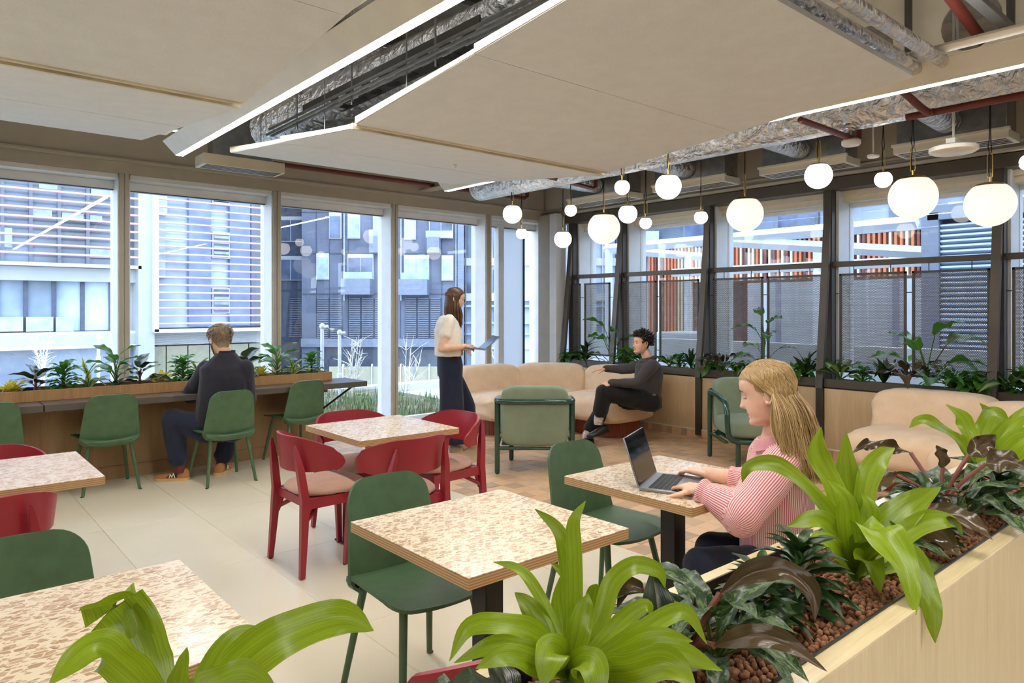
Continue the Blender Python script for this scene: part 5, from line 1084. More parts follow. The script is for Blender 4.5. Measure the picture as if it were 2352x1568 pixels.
M['charcoal_knit'] = fabric('charcoal knit', (58, 54, 54), (78, 73, 72), 600); M['black_wool'] = fabric('black wool', (22, 21, 22), (36, 34, 35), 500); M['sock_red'] = fabric('maroon sock', (98, 44, 46), (120, 60, 60), 600); M['sock_pale'] = fabric('pale patterned sock', (150, 138, 140), (216, 206, 196), 30)
M['black_leather'] = plain('black leather', (24, 22, 24), .25, var=.03); M['grey_suede'] = plain('grey suede', (176, 172, 164), .8); M['dark_suede'] = plain('dark suede', (58, 50, 48), .8); M['tortoise'] = plain('thin dark spectacle frame', (70, 48, 36), .3); M['lens'] = pane_glass('spectacle lens', (.96, .97, .97), 1.); M['denim'] = fabric('blue denim shirt', (50, 64, 104), (70, 86, 128), 500)
def spectacles(t, T, s, mat='tortoise'):
    g = thing('spectacles', 'x', 'spectacles'); m = MB(); m2 = MB()
    for sy in (-1, 1):
        rim = [T @ (V((.1005-abs(.0), sy*.031+.022*math.cos(a), -.004+.018*math.sin(a)))*s) for a in [2*PI*k/18 for k in range(18)]]
        m.tube(rim, .0018*s, 6, closed=True); m.tube([T @ (V(p)*s) for p in ((.1, sy*.053, .004), (.06, sy*.078, .004), (-.01, sy*.082, .006), (-.03, sy*.08, -.012))], .0017*s, 6)
        m2.add(rim, [tuple(range(18))])
    m.tube([T @ (V(p)*s) for p in ((.1, -.01, .0), (.104, 0, .003), (.1, .01, .0))], .0018*s, 6)
    bpy.data.objects.remove(g); o = m.obj('spectacles', M[mat], t); m2.obj('lens', M['lens'], o, None); return o
def hairpt(T, s, az, el, k=1.):
    """point over the skull: az 0 = front, el up"""
    d = V((math.cos(el)*math.cos(az), math.cos(el)*math.sin(az), math.sin(el))); c0 = V((-.005, 0, .01)); lo, hi = .03, .16
    for _ in range(14):
        t_ = (lo+hi)/2; p = c0+d*t_
        if -.118 < p.z < .114:
            a, b, w = prof(p.z); o_ = ((p.x-(a+b)/2)/((a-b)/2))**2+(p.y/w)**2 > 1
        else: o_ = True
        if o_: hi = t_
        else: lo = t_
    return T @ ((c0+d*(lo*k))*s)
def cap(m, T, s, off, drop=0., tint=.45):
    """hair close to the skull, down to the hairline"""
    n, k = 96, 150; P_ = [[hairpt(T, s, 2*PI*j/k, -1.0+(PI/2+1.0)*i/n, 1+off) for j in range(k)] for i in range(n+1)]; q = MB(); q.rings(P_, True); R_ = T.inverted()
    q.f = [f for f in q.f if hairline((R_ @ (sum((V(q.v[i]) for i in f), V())/len(f)))/s, drop)]; m.add(q.v, q.f, None, None, tint)
A3 = lambda px, py, d: at(px, py, d=d)
# ---------------------------------------------------------------- woman in the pink striped shirt
t = person('woman with long blonde hair in a pink striped shirt typing at a laptop'); fw = (-RGT*.9+FWD*.42).normalized(); lf = UP.cross(fw)
m, hm = MB(), MB()
hc = A3(1761, 899, 2.93); hf = (fw*.96-UP*.26).normalized(); T = head(hm, hc, hf, UP, 1.12, 0, 1, 1.)
nb = A3(1782, 1000, 2.95); hip = A3(1785, 1290, 3.0); ch = A3(1790, 1110, 2.98); sL, sR = A3(1800, 1058, 2.80), A3(1758, 1042, 3.12)
chain(m, [hc-UP*.06-fw*.035, nb], [.044, .056]); torso(m, [(hip, lf, fw, .16, .11), (hip+UP*.12, lf, fw, .135, .095), (ch, lf, fw, .15, .10), (ch+UP*.09, lf, fw, .155, .085), (nb, lf, fw, .07, .06)])
eL, wL, hL = A3(1702, 1176, 2.67), A3(1604, 1124, 2.79), A3(1540, 1098, 2.95); eR, wR, hR = A3(1745, 1112, 3.02), A3(1622, 1086, 3.09), A3(1560, 1070, 3.19)
chain(m, [sL, eL, eL.lerp(wL, .55), wL], [.05, .042, .037, .027]); chain(m, [sR, eR, eR.lerp(wR, .55), wR], [.05, .042, .037, .027])
kL, kR = A3(1610, 1300, 2.80), A3(1635, 1262, 3.1)
for a, k_ in ((hip+lf*.09, kL), (hip-lf*.09, kR)): f_ = V((k_.x+.06, k_.y-.06, .08)); chain(m, [a, k_, f_], [.085, .055, .04]); capsule(m, f_, f_+fw*.15-UP*.04, .035, .03)
hand(hm, wL, (hL-wL)+V((0, 0, -.01)), UP*1.+TOCAM*.25, -1, .98, .42, 1.1); hand(hm, wR, (hR-wR)+V((0, 0, -.01)), UP, 1, .98, .42, 1.1)
skin_body(t, m, hm, 'skin_pale', .008)
bones = [(sL, eL, .06), (eL, wL, .05), (sR, eR, .06), (eR, wR, .05), (hip, nb, .15)]
def stripe_u(p):
    best = None
    for k, (a, b, r) in enumerate(bones):
        ab = b-a; q = max(0, min(1, (p-a).dot(ab)/ab.length_squared)); d_ = (p-(a+ab*q)).length-r
        if best is None or d_ < best[0]: best = (d_, k, a, ab)
    _, k, a, ab = best; ax = ab.normalized()
    if k == 4: v = p-a; return math.atan2(v.dot(lf), v.dot(fw))*.15/.0075*1.2
    e = (UP-ax*UP.dot(ax)).normalized(); v = p-a; return math.atan2(v.dot(ax.cross(e)), v.dot(e))*bones[k][2]/.0075
m = MB(); hem = A3(1785, 1345, 2.98)
torso(m, [(hem, lf, fw, .205, .15), (hip+UP*.04, lf, fw, .20, .15), (hip+UP*.16, lf, fw, .19, .145), (ch, lf, fw, .19, .14), (ch+UP*.08, lf, fw, .19, .12), (ch+UP*.13, lf, fw, .13, .09), (nb-UP*.012, lf, fw, .082, .08)])
cuL, cuR = eL.lerp(wL, .80), eR.lerp(wR, .45)
chain(m, [sL-UP*.005, sL.lerp(eL, .5)-UP*.012, eL-UP*.012, eL.lerp(cuL, .6)], [.078, .082, .08, .062]); chain(m, [sR, eR, eR.lerp(cuR, .7)], [.075, .07, .058])
for a, c_ in ((eL, cuL), (eR, cuR)): d_ = (c_-a).normalized(); m.tube([c_-d_*.06, c_-d_*.02, c_-d_*.0, c_+d_*.022, c_+d_*.03], [.052, .056, .044, .056, .05], 16)
cloth(m, 'shirt', M['pink_stripe'], t, .007, 4, .006, 8., stripe_u, (1, 1, .6))
m = MB(); cpts = []
for q in range(13): a = -2.3+4.6*q/12; cpts.append(nb+UP*(-.004-.03*math.cos(a))+fw*(.078*math.cos(a)-.0)+lf*(.076*math.sin(a)))
s = sheet([[p-UP*.02 for p in cpts], [p+UP*.012-(p-nb)*.06 for p in cpts], [p+UP*.014+(p-nb)*.08 for p in cpts], [p-UP*.03+(p-nb)*.18 for p in cpts]], .004); s.obj('collar', M['pink_plain'], t, 60)
m = MB()
for a, k_ in ((hip+lf*.09, kL), (hip-lf*.09, kR)): chain(m, [a, k_, V((k_.x+.06, k_.y-.06, .12))], [.105, .075, .07])
torso(m, [(hip-UP*.09, lf, fw, .18, .14), (hip+UP*.05, lf, fw, .175, .13)]); cloth(m, 'jeans', M['navy'], t, .012, 4, .004)
# long hair: a soft body plus many strands
m = MB(); rr = random.Random(5)
cap(m, T, 1.12, .04, .02); b = MB()
chain(b, [hairpt(T, 1.12, PI, .5, .35), hairpt(T, 1.12, PI, -.2, .42), hairpt(T, 1.12, PI, -.8, .62), A3(1826, 985, 2.92), A3(1846, 1035, 2.90), A3(1862, 1078, 2.88)], [.07, .074, .074, .07, .058, .034])
hb = from_mesh(modded(b, .007, 6, 'hair')); R_ = T.inverted(); hb.f = [f for f in hb.f if hairline(R_ @ V(hb.v[f[0]]), .02)]; m.add(hb.v, hb.f, None, None, .3)
def fall(side, g):
    """ends of a lock that falls down the back"""
    dd = (2.82 if side > 0 else 3.0)+rr.uniform(-.06, .06)
    return A3(1782+86*g+rr.uniform(-6, 6), 955+rr.uniform(-12, 16), dd), A3(1792+98*g+rr.uniform(-8, 8), 1012+rr.uniform(-8, 12)+8*g, dd-.02), A3(1805+108*g+rr.uniform(-12, 12), 1058+45*rr.random()+12*g, dd-.04)
for k in range(1900):
    side = 1 if rr.random() < .75 else -1; g = rr.random()
    a0 = side*rr.uniform(.1, 2.9); p0 = hairpt(T, 1.12, a0, rr.uniform(1.05, 1.5), 1.055); a1 = side*(1.45+1.65*g); p1 = hairpt(T, 1.12, (abs(a0)*.35+abs(a1)*.65)*side, .62, 1.06+.03*rr.random()); p2 = hairpt(T, 1.12, a1, .12, 1.08+.08*rr.random()); p3 = hairpt(T, 1.12, max(1.85, abs(a1))*side, -.35, 1.14+.14*rr.random())
    strand(m, [p0, p1, p2, p3]+list(fall(side, g)), rr.uniform(.0011, .0022), rr.random(), 4, 4)
for k in range(520):   # front locks swept back over the ear
    side = 1 if k % 4 else -1; g = rr.random(); p0 = hairpt(T, 1.12, side*rr.uniform(.02, .6), .86+.4*rr.random(), 1.035); p1 = hairpt(T, 1.12, side*(.8+.3*g), .70-.12*g, 1.06); p2 = hairpt(T, 1.12, side*(1.25+.25*g), .40-.08*g, 1.07); p3 = hairpt(T, 1.12, side*(1.75+.3*g), .0, 1.06)
    strand(m, [p0, p1, p2, p3]+list(fall(side, g*.45)), rr.uniform(.0011, .002), .3+.7*rr.random(), 4, 4)
for k in range(70):
    g = rr.random(); p0 = hairpt(T, 1.12, 1.85, -.2, 1.06); strand(m, [p0, A3(1770+8*g, 965+10*g, 2.83), A3(1776+14*g, 1000+20*g, 2.79), A3(1800+30*g, 1045+25*g, 2.77)], rr.uniform(.0015, .003), .4+.6*rr.random(), 4, 5)
m.obj('hair', M['hair_blonde'], t, 80)
# ---------------------------------------------------------------- standing woman
t = person('standing woman in a cream short sleeved top and wide navy trousers holding an open laptop'); fw = (RGT*.985+FWD*.17).normalized(); lf = UP.cross(fw); D = 7.45
m, hm = MB(), MB(); hc = A3(1046, 685, D); T = head(hm, hc, (fw*.98-UP*.2).normalized(), UP, 1.0, 0, 1, 1.)
nb = A3(1032, 724, D); ch = A3(1029, 757, D); wa = A3(1031, 808, D); hip = A3(1034, 838, D)
chain(m, [hc-UP*.06-fw*.03, nb], [.043, .053]); torso(m, [(hip-UP*.05, lf, fw, .15, .11), (hip, lf, fw, .17, .12), (wa, lf, fw, .13, .10), (ch, lf, fw, .15, .105), (ch+UP*.1, lf, fw, .155, .085), (nb, lf, fw, .06, .055)])
sR, sL = ch+UP*.115-lf*.165, ch+UP*.115+lf*.165; eR, wR = A3(1014, 800, D-.24), A3(1066, 796, D-.22); eL, wL = A3(1020, 800, D+.2), A3(1070, 799, D+.1)
chain(m, [sR, eR, eR.lerp(wR, .5), wR], [.05, .043, .04, .027]); chain(m, [sL, eL, eL.lerp(wL, .5), wL], [.05, .043, .04, .027])
for sg, fx_ in ((-1, 1040), (1, 1072)):
    a = hip+lf*(.09*sg); fo = at(fx_, 1034 if sg < 0 else 1024, z=0)+UP*.07; chain(m, [a, (a+fo)*.5+fw*.02, fo], [.09, .06, .04]); capsule(m, fo, fo+fw*.13-UP*.035, .035, .028)
hand(hm, wR, fw*.9+FWD*.3-UP*.1, UP*.3-FWD*.9, 1, .92, .55, .6); hand(hm, wL, fw*.95-FWD*.15-UP*.1, -UP, -1, .92, .15, .6)
skin_body(t, m, hm, 'skin_pale', .009)
m = MB(); torso(m, [(wa-UP*.04, lf, fw, .205, .15), (wa+UP*.06, lf, fw, .195, .15), (ch, lf, fw, .19, .145), (ch+UP*.08, lf, fw, .185, .12), (ch+UP*.14, lf, fw, .13, .085), (nb+UP*.0, lf, fw, .07, .065)])
for s_, e_ in ((sR, eR), (sL, eL)): chain(m, [s_-UP*.01, s_.lerp(e_, .52)], [.062, .063]); q = s_.lerp(e_, .60); d_ = (e_-s_).normalized(); m.tube([q-d_*.07, q], [.064, .067], 18)
cloth(m, 'blouse', M['cream_linen'], t, .01, 4, .006)
m = MB(); torso(m, [(hip-UP*.12, lf, fw, .19, .13), (hip, lf, fw, .19, .135), (wa+UP*.0, lf, fw, .155, .118)])
for sg, x0, y0, dd in ((-1, 1039, 1014, -.12), (1, 1066, 1006, .12)):
    a = hip+lf*(.085*sg)-UP*.08; k_ = A3(x0-1, 930, D+dd); b_ = A3(x0, y0, D+dd); m.rings([[p+fw*(r*math.cos(q))+lf*(r*.8*math.sin(q)) for q in [2*PI*i/20 for i in range(20)]] for p, r in ((a, .12), (k_, .128), (b_, .142), (b_-UP*.02, .14))])
cloth(m, 'trousers', M['navy'], t, .012, 5, .008, 8, None, (1, 1, .12))
for sg, (hx, hy), (tx, ty) in ((-1, (1033, 1038), (1062, 1036)), (1, (1056, 1028), (1098, 1023))): sh, _ = shoe(t, at(hx, hy, z=0.0), at(tx, ty, z=0.), .09, M['grey_suede'], M['gum'])
m = MB(); rr = random.Random(8); cap(m, T, 1., .05, .0); b = MB(); chain(b, [hairpt(T, 1, PI, .4, .35), hairpt(T, 1, PI, -.4, .4), hc-UP*.14-fw*.04, hc-UP*.24-fw*.045], [.075, .078, .085, .05])
hb = from_mesh(modded(b, .01, 5, 'hair')); R_ = T.inverted(); hb.f = [f for f in hb.f if hairline(R_ @ V(hb.v[f[0]]), .09)]; m.add(hb.v, hb.f, None, None, .3)
for k in range(420):
    side = -1 if rr.random() < .7 else 1; g = rr.random(); p0 = hairpt(T, 1, side*rr.uniform(.1, 2.6), rr.uniform(1., 1.5), 1.04); a1 = side*(1.0+2.*g); p1 = hairpt(T, 1, a1, .3, 1.07); p2 = hairpt(T, 1, side*max(1.15, abs(a1)), -.4, 1.12); e = hc-UP*(.20+.12*rr.random())+fw*(.045-.17*g+.03*rr.random())+lf*(side*(.09-.03*g)); mid = (p2+e)*.5+V((rr.uniform(-.02, .02), rr.uniform(-.02, .02), 0))
    strand(m, [p0, p1, p2, mid, e], rr.uniform(.003, .006), rr.random(), 4, 4)
for k in range(110):
    side = -1 if k % 3 else 1; g = rr.random(); strand(m, [hairpt(T, 1, side*rr.uniform(.0, .4), .9+.3*rr.random(), 1.03), hairpt(T, 1, side*(.7+.3*g), .6, 1.06), hairpt(T, 1, side*(1.1+.2*g), .2, 1.09), hairpt(T, 1, side*(1.2+.3*g), -.35, 1.12), hc-UP*(.18+.1*g)+fw*(.03-.04*g)+lf*(side*.09)], rr.uniform(.003, .005), rr.random(), 4, 4)
m.obj('hair', M['hair_brown'], t, 80); spectacles(t, T, 1.)
hg = A3(1106, 803, D-.05); lp = laptop('thin grey laptop held open by the standing woman', (0, 0, 0), 0, math.radians(42), .31, .215)
xa = (-FWD*.9+RGT*.25).normalized(); ya = UP.cross(xa).normalized(); tilt = Matrix.Rotation(math.radians(-9), 4, 'X')
Rm = Matrix(((xa.x, ya.x, 0, 0), (xa.y, ya.y, 0, 0), (0, 0, 1, 0), (0, 0, 0, 1))); lp.matrix_world = Matrix.Translation(hg) @ Rm @ tilt
lp.location = hg; lp.rotation_euler = (Rm @ tilt).to_euler()
# ---------------------------------------------------------------- man on the sofa
t = person('smiling man in a charcoal knit and black trousers sitting cross legged on the sofa'); fw = (-RGT*.95-FWD*.3).normalized(); lf = UP.cross(fw); D = 7.85
m, hm = MB(), MB(); hc = A3(1474, 788, D); T = head(hm, hc, (fw+UP*.05).normalized(), UP, 1.0, 1., 1, 0, 0.)
nb = A3(1488, 827, D); ch = A3(1490, 858, D); hip = A3(1487, 918, D)
chain(m, [hc-UP*.06-fw*.028, nb], [.048, .06]); torso(m, [(hip-UP*.02, lf, fw, .17, .12), (hip+UP*.06, lf, fw, .16, .115), (ch, lf, fw, .17, .115), (ch+UP*.09, lf, fw, .18, .095), (nb, lf, fw, .07, .065)])
sL, sR = A3(1497, 840, D-.19), A3(1470, 842, D+.2); eL, wL = A3(1462, 880, D-.28), A3(1402, 879, D-.22); eR, wR = A3(1428, 848, D+.36), A3(1392, 846, D+.40)
chain(m, [sL, eL, eL.lerp(wL, .5), wL], [.055, .044, .04, .028]); chain(m, [sR, eR, wR], [.055, .044, .03])
kL, kR = A3(1386, 900, D-.2), A3(1398, 920, D+.15); aL, aR = A3(1374, 968, D-.16), A3(1347, 1000, D+.05)
chain(m, [hip+lf*.09, kL, aL], [.09, .062, .04]); chain(m, [hip-lf*.09, kR, aR], [.09, .062, .04])
hand(hm, wL, -RGT-UP*.35, UP*.8-FWD*.5, 1, 1.02, .45, 1.1); hand(hm, wR, -RGT*.95-UP*.12, UP, -1, 1.0, .2, .9)
skin_body(t, m, hm, 'skin', .009)
m = MB(); torso(m, [(hip+UP*.02, lf, fw, .18, .135), (hip+UP*.1, lf, fw, .185, .135), (ch, lf, fw, .19, .135), (ch+UP*.09, lf, fw, .20, .115), (ch+UP*.13, lf, fw, .14, .09), (nb+UP*.02, lf, fw, .078, .075)]); chain(m, [sL, eL, wL-(wL-eL)*.03], [.072, .058, .042]); chain(m, [sR, eR, wR], [.072, .058, .042])
cloth(m, 'knit_top', M['charcoal_knit'], t, .01, 5, .005)
m = MB(); cp_ = [nb+UP*(.02-.02*math.cos(a))+fw*(.07*math.cos(a))+lf*(.07*math.sin(a)) for a in [-2.6+5.2*q/14 for q in range(15)]]; sheet([[p-UP*.01 for p in cp_], [p+UP*.02 for p in cp_], [p-UP*.015+(p-nb)*.35 for p in cp_]], .006).obj('collar', M['charcoal_knit'], t, 60)
m = MB(); chain(m, [hip+lf*.09, hip.lerp(kL, .5)+lf*.06, kL, kL.lerp(aL, .62)], [.125, .115, .092, .088]); chain(m, [hip-lf*.09, kR, kR.lerp(aR, .8)], [.125, .1, .078]); torso(m, [(hip-UP*.08, lf, fw, .19, .15), (hip+UP*.05, lf, fw, .185, .14), (hip+UP*.08, lf, fw, .17, .13)])
cloth(m, 'trousers', M['black_wool'], t, .012, 5, .008, 8)
m = MB(); b_ = hip+UP*.075; m.rings([[b_+UP*q+lf*(.183*math.cos(a))+fw*(.143*math.sin(a)) for a in [2*PI*k/28 for k in range(28)]] for q in (-.016, .016)], False); m.obj('belt', M['black_leather'], t)
m = MB(); q_ = b_+fw*.02+lf*.187; m.box((-.02, -.006, -.014), (.02, .006, .014), .002, Matrix.Translation(q_) @ frame(fw).to_4x4()); m.obj('belt_buckle', M['galv'], t)
for k_, a_ in ((kL, aL), (kR, aR)): m = MB(); m.tube([k_.lerp(a_, .4), k_.lerp(a_, .75), a_, a_-UP*.03], [.064, .056, .05, .045], 14); m.obj('sock', M['sock_pale'], t)
shoe(t, A3(1397, 990, D-.16), A3(1350, 1006, D-.24), .1, M['black_leather'], M['black_leather']); shoe(t, at(1362, 1020, z=0), at(1318, 1024, z=0.), .1, M['black_leather'], M['black_leather'])
m = MB(); d_ = (wL-eL).normalized(); q_ = wL-d_*.005; e1 = d_.orthogonal().normalized(); e2 = d_.cross(e1); m.tube([q_+e1*(.033*math.cos(a))+e2*(.033*math.sin(a)) for a in [2*PI*k/16 for k in range(16)]], .006, 6, closed=True); m.obj('bracelet', M['brass'], t)
m = MB(); rr = random.Random(3)
cap(m, T, 1., .05)
for k in range(420):
    az, el = rr.uniform(-PI, PI), rr.uniform(-.25, 1.5)
    if abs(az) < 1.1 and el < .62: continue
    if abs(az) < 1.9 and el < .12: continue
    p = hairpt(T, 1, az, el, 1.06); n_ = (p-hc).normalized(); q1 = p+n_*.02+V((rr.uniform(-1, 1), rr.uniform(-1, 1), rr.uniform(-1, 1)))*.012; q2 = q1+n_*.008+V((rr.uniform(-1, 1), rr.uniform(-1, 1), rr.uniform(-1, 1)))*.018; strand(m, [p, q1, q2, q2-n_*.012], .0072, rr.random(), 5, 3)
m.obj('hair', M['hair_black'], t, 80)
m = MB(); 
for k in range(260):     # stubble
    az, z = rr.uniform(-1.5, 1.5), rr.uniform(-.112, -.045)
    if abs(az) < .5 and -.085 < z < -.05: continue
    fr_, bk_, w_ = prof(z); p = T @ V(((fr_+bk_)/2+(fr_-bk_)/2*math.cos(az)*1.005, w_*math.sin(az)*1.03, z)); m.ball(p, .0018, 4, 3)
m.obj('stubble', M['hair_black'], t, None)['kind'] = 'stuff'
# ---------------------------------------------------------------- man at the bar
t = person('man in a dark navy jacket at the window bar, seen from behind with a phone'); fw = (FWD*.96-RGT*.28).normalized(); lf = UP.cross(fw); D = 6.2
m, hm = MB(), MB(); hc = A3(506, 779, D); hf = (FWD*.72-RGT*.69-UP*.28).normalized(); T = head(hm, hc, hf, UP, 1.05, 0, 1, 0)
nb = A3(519, 818, D); ch = A3(517, 865, D); hip = A3(508, 985, D)
chain(m, [hc-UP*.06-fw*.02, nb], [.058, .062]); torso(m, [(hip-UP*.03, lf, fw, .17, .13), (hip+UP*.12, lf, fw, .165, .13), (ch, lf, fw, .18, .12), (ch+UP*.1, lf, fw, .185, .1), (nb, lf, fw, .07, .065)])
sL, sR = A3(474, 848, D+.02), A3(562, 846, D+.02); eL, wL = A3(436, 908, D+.1), A3(445, 893, D+.32); eR, wR = A3(570, 918, D+.1), A3(545, 895, D+.32)
chain(m, [sL, eL, wL], [.056, .046, .03]); chain(m, [sR, eR, wR], [.056, .046, .03])
kL, kR = at(398, 965, d=6.12), at(535, 968, d=6.5); aL, aR = at(412, 1074, d=6.14), at(508, 1066, d=6.48)
chain(m, [hip+lf*.09, kL, aL], [.09, .062, .042]); chain(m, [hip-lf*.09, kR, aR], [.09, .062, .042])
hand(hm, wL, FWD*.5+UP*.6-RGT*.35, -RGT*.8-FWD*.2, -1, 1., .7, .6)
hand(hm, wR, FWD*.9-RGT*.5, UP, 1, 1., .5, .8)
skin_body(t, m, hm, 'skin', .009)
m = MB(); torso(m, [(hip+UP*.03, lf, fw, .20, .165), (hip+UP*.15, lf, fw, .205, .16), (ch, lf, fw, .205, .145), (ch+UP*.08, lf, fw, .205, .125), (ch+UP*.13, lf, fw, .15, .1), (nb+UP*.035, lf, fw, .073, .07)]); chain(m, [sL, sL.lerp(eL, .5)+UP*.0, eL, wL-(wL-eL)*.12], [.08, .076, .068, .052]); chain(m, [sR, eR, wR-(wR-eR)*.1], [.08, .066, .05])
cloth(m, 'jacket', M['navy_jacket'], t, .01, 5, .007, 8)
m = MB(); cp_ = [nb+UP*(.028)+fw*(.072*math.cos(a))+lf*(.076*math.sin(a)) for a in [.5+5.3*q/16 for q in range(17)]]; sheet([[p-UP*.03 for p in cp_], [p+UP*.018 for p in cp_], [p+UP*.022+(p-nb)*.04 for p in cp_]], .005).obj('collar', M['navy_jacket'], t, 60)
m = MB(); chain(m, [hip+lf*.09, kL, kL.lerp(aL, .80)], [.12, .1, .08]); chain(m, [hip-lf*.09, kR, kR.lerp(aR, .80)], [.12, .095, .08]); m.tube([kL.lerp(aL, .74), kL.lerp(aL, .84)], [.086, .086], 16); m.tube([kR.lerp(aR, .74), kR.lerp(aR, .84)], [.086, .086], 16); torso(m, [(hip-UP*.09, lf, fw, .19, .15), (hip+UP*.07, lf, fw, .19, .15)]); cloth(m, 'trousers', M['navy'], t, .011, 4, .006)
for k_, a_ in ((kL, aL), (kR, aR)): m = MB(); m.tube([k_.lerp(a_, .7), a_, a_-UP*.04], [.05, .045, .042], 14); m.obj('sock', M['sock_red'], t)
for h_, t_ in (((434, 1101), (356, 1103)), ((499, 1091), None)):
    a = at(*h_, z=0); b_ = at(*t_, z=0) if t_ else a+(FWD*.97+RGT*.02)*.27
    if t_: b_ = a+(b_-a).normalized()*.285
    sh, P_ = shoe(t, a, b_, .1, M['rubber_tan'], M['gum'], 'shoe', .1)
    m = MB()
    for sg in (-1, 1):   # dark side panel with its pale letter stripe
        m.add([P_(u, sg*.0505*w, z) for u, w, z in ((.3, .86, .03), (.62, .98, .03), (.5, .93, .062), (.3, .83, .085))], [(0, 1, 2, 3) if sg > 0 else (3, 2, 1, 0)])
    m.obj('side_panel', M['dark_suede'], sh, None); m = MB()
    for sg in (-1, 1):
        for (u0, z0), (u1, z1) in (((.52, .03), (.49, .062)), ((.49, .062), (.445, .034)), ((.445, .034), (.40, .068)), ((.40, .068), (.36, .03))): m.tube([P_(u0, sg*.0525*.93, z0), P_(u1, sg*.0525*.9, z1)], .0045, 5)
    m.obj('side_letter', M['white_plastic'], sh)
m = MB(); rr = random.Random(12); cap(m, T, 1.05, .05)
for k in range(750):
    az, el = rr.uniform(-PI, PI), rr.uniform(-.45, 1.5)
    if abs(az) < 1.0 and el < .75: continue
    if abs(az) < 1.9 and el < .1: continue
    p = hairpt(T, 1.05, az, el, 1.05); n_ = (p-hc).normalized(); dn = (V((0, 0, -1))+n_*.2-hf*.1*(1 if el < .8 else -6)); dn = (dn-n_*dn.dot(n_)).normalized(); ln = .035 if el > .4 else .02
    strand(m, [p, p+n_*.01+dn*ln*.5, p+n_*.008+dn*ln], .0034, (rr.random()*.6 if el < .7 else .4+.6*rr.random()), 4, 3)
m.obj('hair', M['hair_grey'], t, 80); spectacles(t, T, 1.05)
m = MB()
for k in range(500):
    az, z = rr.uniform(-1.6, 1.6), rr.uniform(-.118, -.03)
    if abs(az) < .45 and -.08 < z < -.06: continue
    fr_, bk_, w_ = prof(max(z, -.117)); p = T @ (V(((fr_+bk_)/2+(fr_-bk_)/2*math.cos(az)*1.03, w_*math.sin(az)*1.06, z))*1.05); m.tube([p, p+hf*.006-UP*.012], [.0022, .001], 4)
m.obj('beard', M['hair_grey'], t, None)['kind'] = 'stuff'
ph = thing('phone', 'dark phone held up by the man at the window bar', 'phone', A3(440, 874, D+.40)); m = MB(); m.box((-.037, -.004, -.075), (.037, .004, .075), .003); m.obj('case', M['black'], ph); m = MB(); m.box((-.034, -.0046, -.071), (.034, -.004, .071)); m.obj('screen', M['screen'], ph)
ph.rotation_euler = (.5, .25, -YAW+.45)
# ================================================================ OUTSIDE
M['pale_conc'] = plain('pale precast concrete', (172, 176, 180), .7, var=.04, scale=.8); M['white_paint'] = plain('white painted steel', (200, 203, 207), .5, var=.02)
M['canopy_white'] = plain('grey white steel', (182, 186, 192), .5, var=.02); M['rod_pink'] = plain('pale pink tube', (214, 168, 164), .5, var=.02); M['facade_glass'] = plain('blue grey facade glass', (112, 126, 146), .12, var=.3, scale=.35, spec=.6); M['facade_glass2'] = plain('pale facade glass', (156, 174, 196), .12, var=.25, scale=.4, spec=.6)
M['blue_panel'] = plain('blue grey blind', (128, 146, 184), .6, var=.12, scale=1.5); M['slate'] = plain('slate grey cladding', (106, 113, 132), .7, var=.08, scale=1.2, bump=.5, bscale=14); M['slate_dark_and_shade'] = plain('dark slate and painted shade', (78, 86, 106), .7, var=.1)
M['slate_panel'] = plain('smooth slate panel', (122, 130, 148), .6, var=.04); M['curtain'] = plain('curtained window', (166, 186, 208), .3, var=.12, scale=3); M['window_dark'] = plain('dark window', (84, 98, 126), .12, var=.35, scale=1)
M['paving'] = plain('pale paving', (176, 176, 172), .8, var=.06, scale=1); M['earth'] = plain('garden earth', (96, 94, 74), .95, var=.35, scale=5); M['hoarding'] = plain('beige hoarding', (150, 148, 128), .7, var=.03)
M['fin_orange'] = plain('orange fin', (184, 104, 66), .55, var=.05); M['fin_red'] = plain('dark red fin', (104, 50, 50), .55, var=.05); M['fin_cream'] = plain('cream fin', (198, 180, 156), .55, var=.05)
M['bark_white'] = plain('white birch bark', (216, 210, 200), .8, var=.15, scale=20); M['grass'] = plain('garden grass', (84, 108, 58), .8, var=.4, scale=3); M['grass2'] = plain('dry garden plants', (120, 124, 92), .85, var=.3, scale=3)
g = MB(); g.box((-60, 7.9, -.5), (90, 13.4, -.25)); g.box((-60, 13.4, -1.8), (90, 90, -1.6)); g.box((7.9, -40, -.5), (90, 7.9, -.25)); struct(g.obj('ground_paving', M['paving'], None, None))
YB = 27.
def bx_(px, ref=None): return at(px, 700, y=YB).x
def bz_(px, py): return at(px, py, y=YB).z
A_ = thing('office_building', 'pale concrete office building with rows of pink louvre rods across the street', 'building', (0, YB, -.25)); 
def fa(m_, x0, x1, z0, z1, y0, y1, bev=0): m_.box((x0, y0-0, z0+.25), (x1, y1, z1+.25), bev)
def part(n, x0, x1, z0, z1, mat, y0=0., y1=.3, par=None): m = MB(); m.box((x0, y0, z0+.25), (x1, y1, z1+.25)); return m.obj(n, M[mat], par or A_, None)
xl, xc0, xc1, xr0, xr1, xe = bx_(-700), bx_(313), bx_(350), bx_(355), bx_(606), bx_(628)
zz = lambda py: bz_(0, py)
part('wall', xl, xe, -1.35, 16, 'pale_conc', .6, 6)
part('upper_glazing', xl, xc0, zz(602), 16, 'facade_glass', .3, .6); part('ledge', xl, xc0+.1, zz(608), zz(600), 'white_paint', -.3, .6); part('concrete_band', xl, xc0, zz(642), zz(609), 'pale_conc', .1, .6)
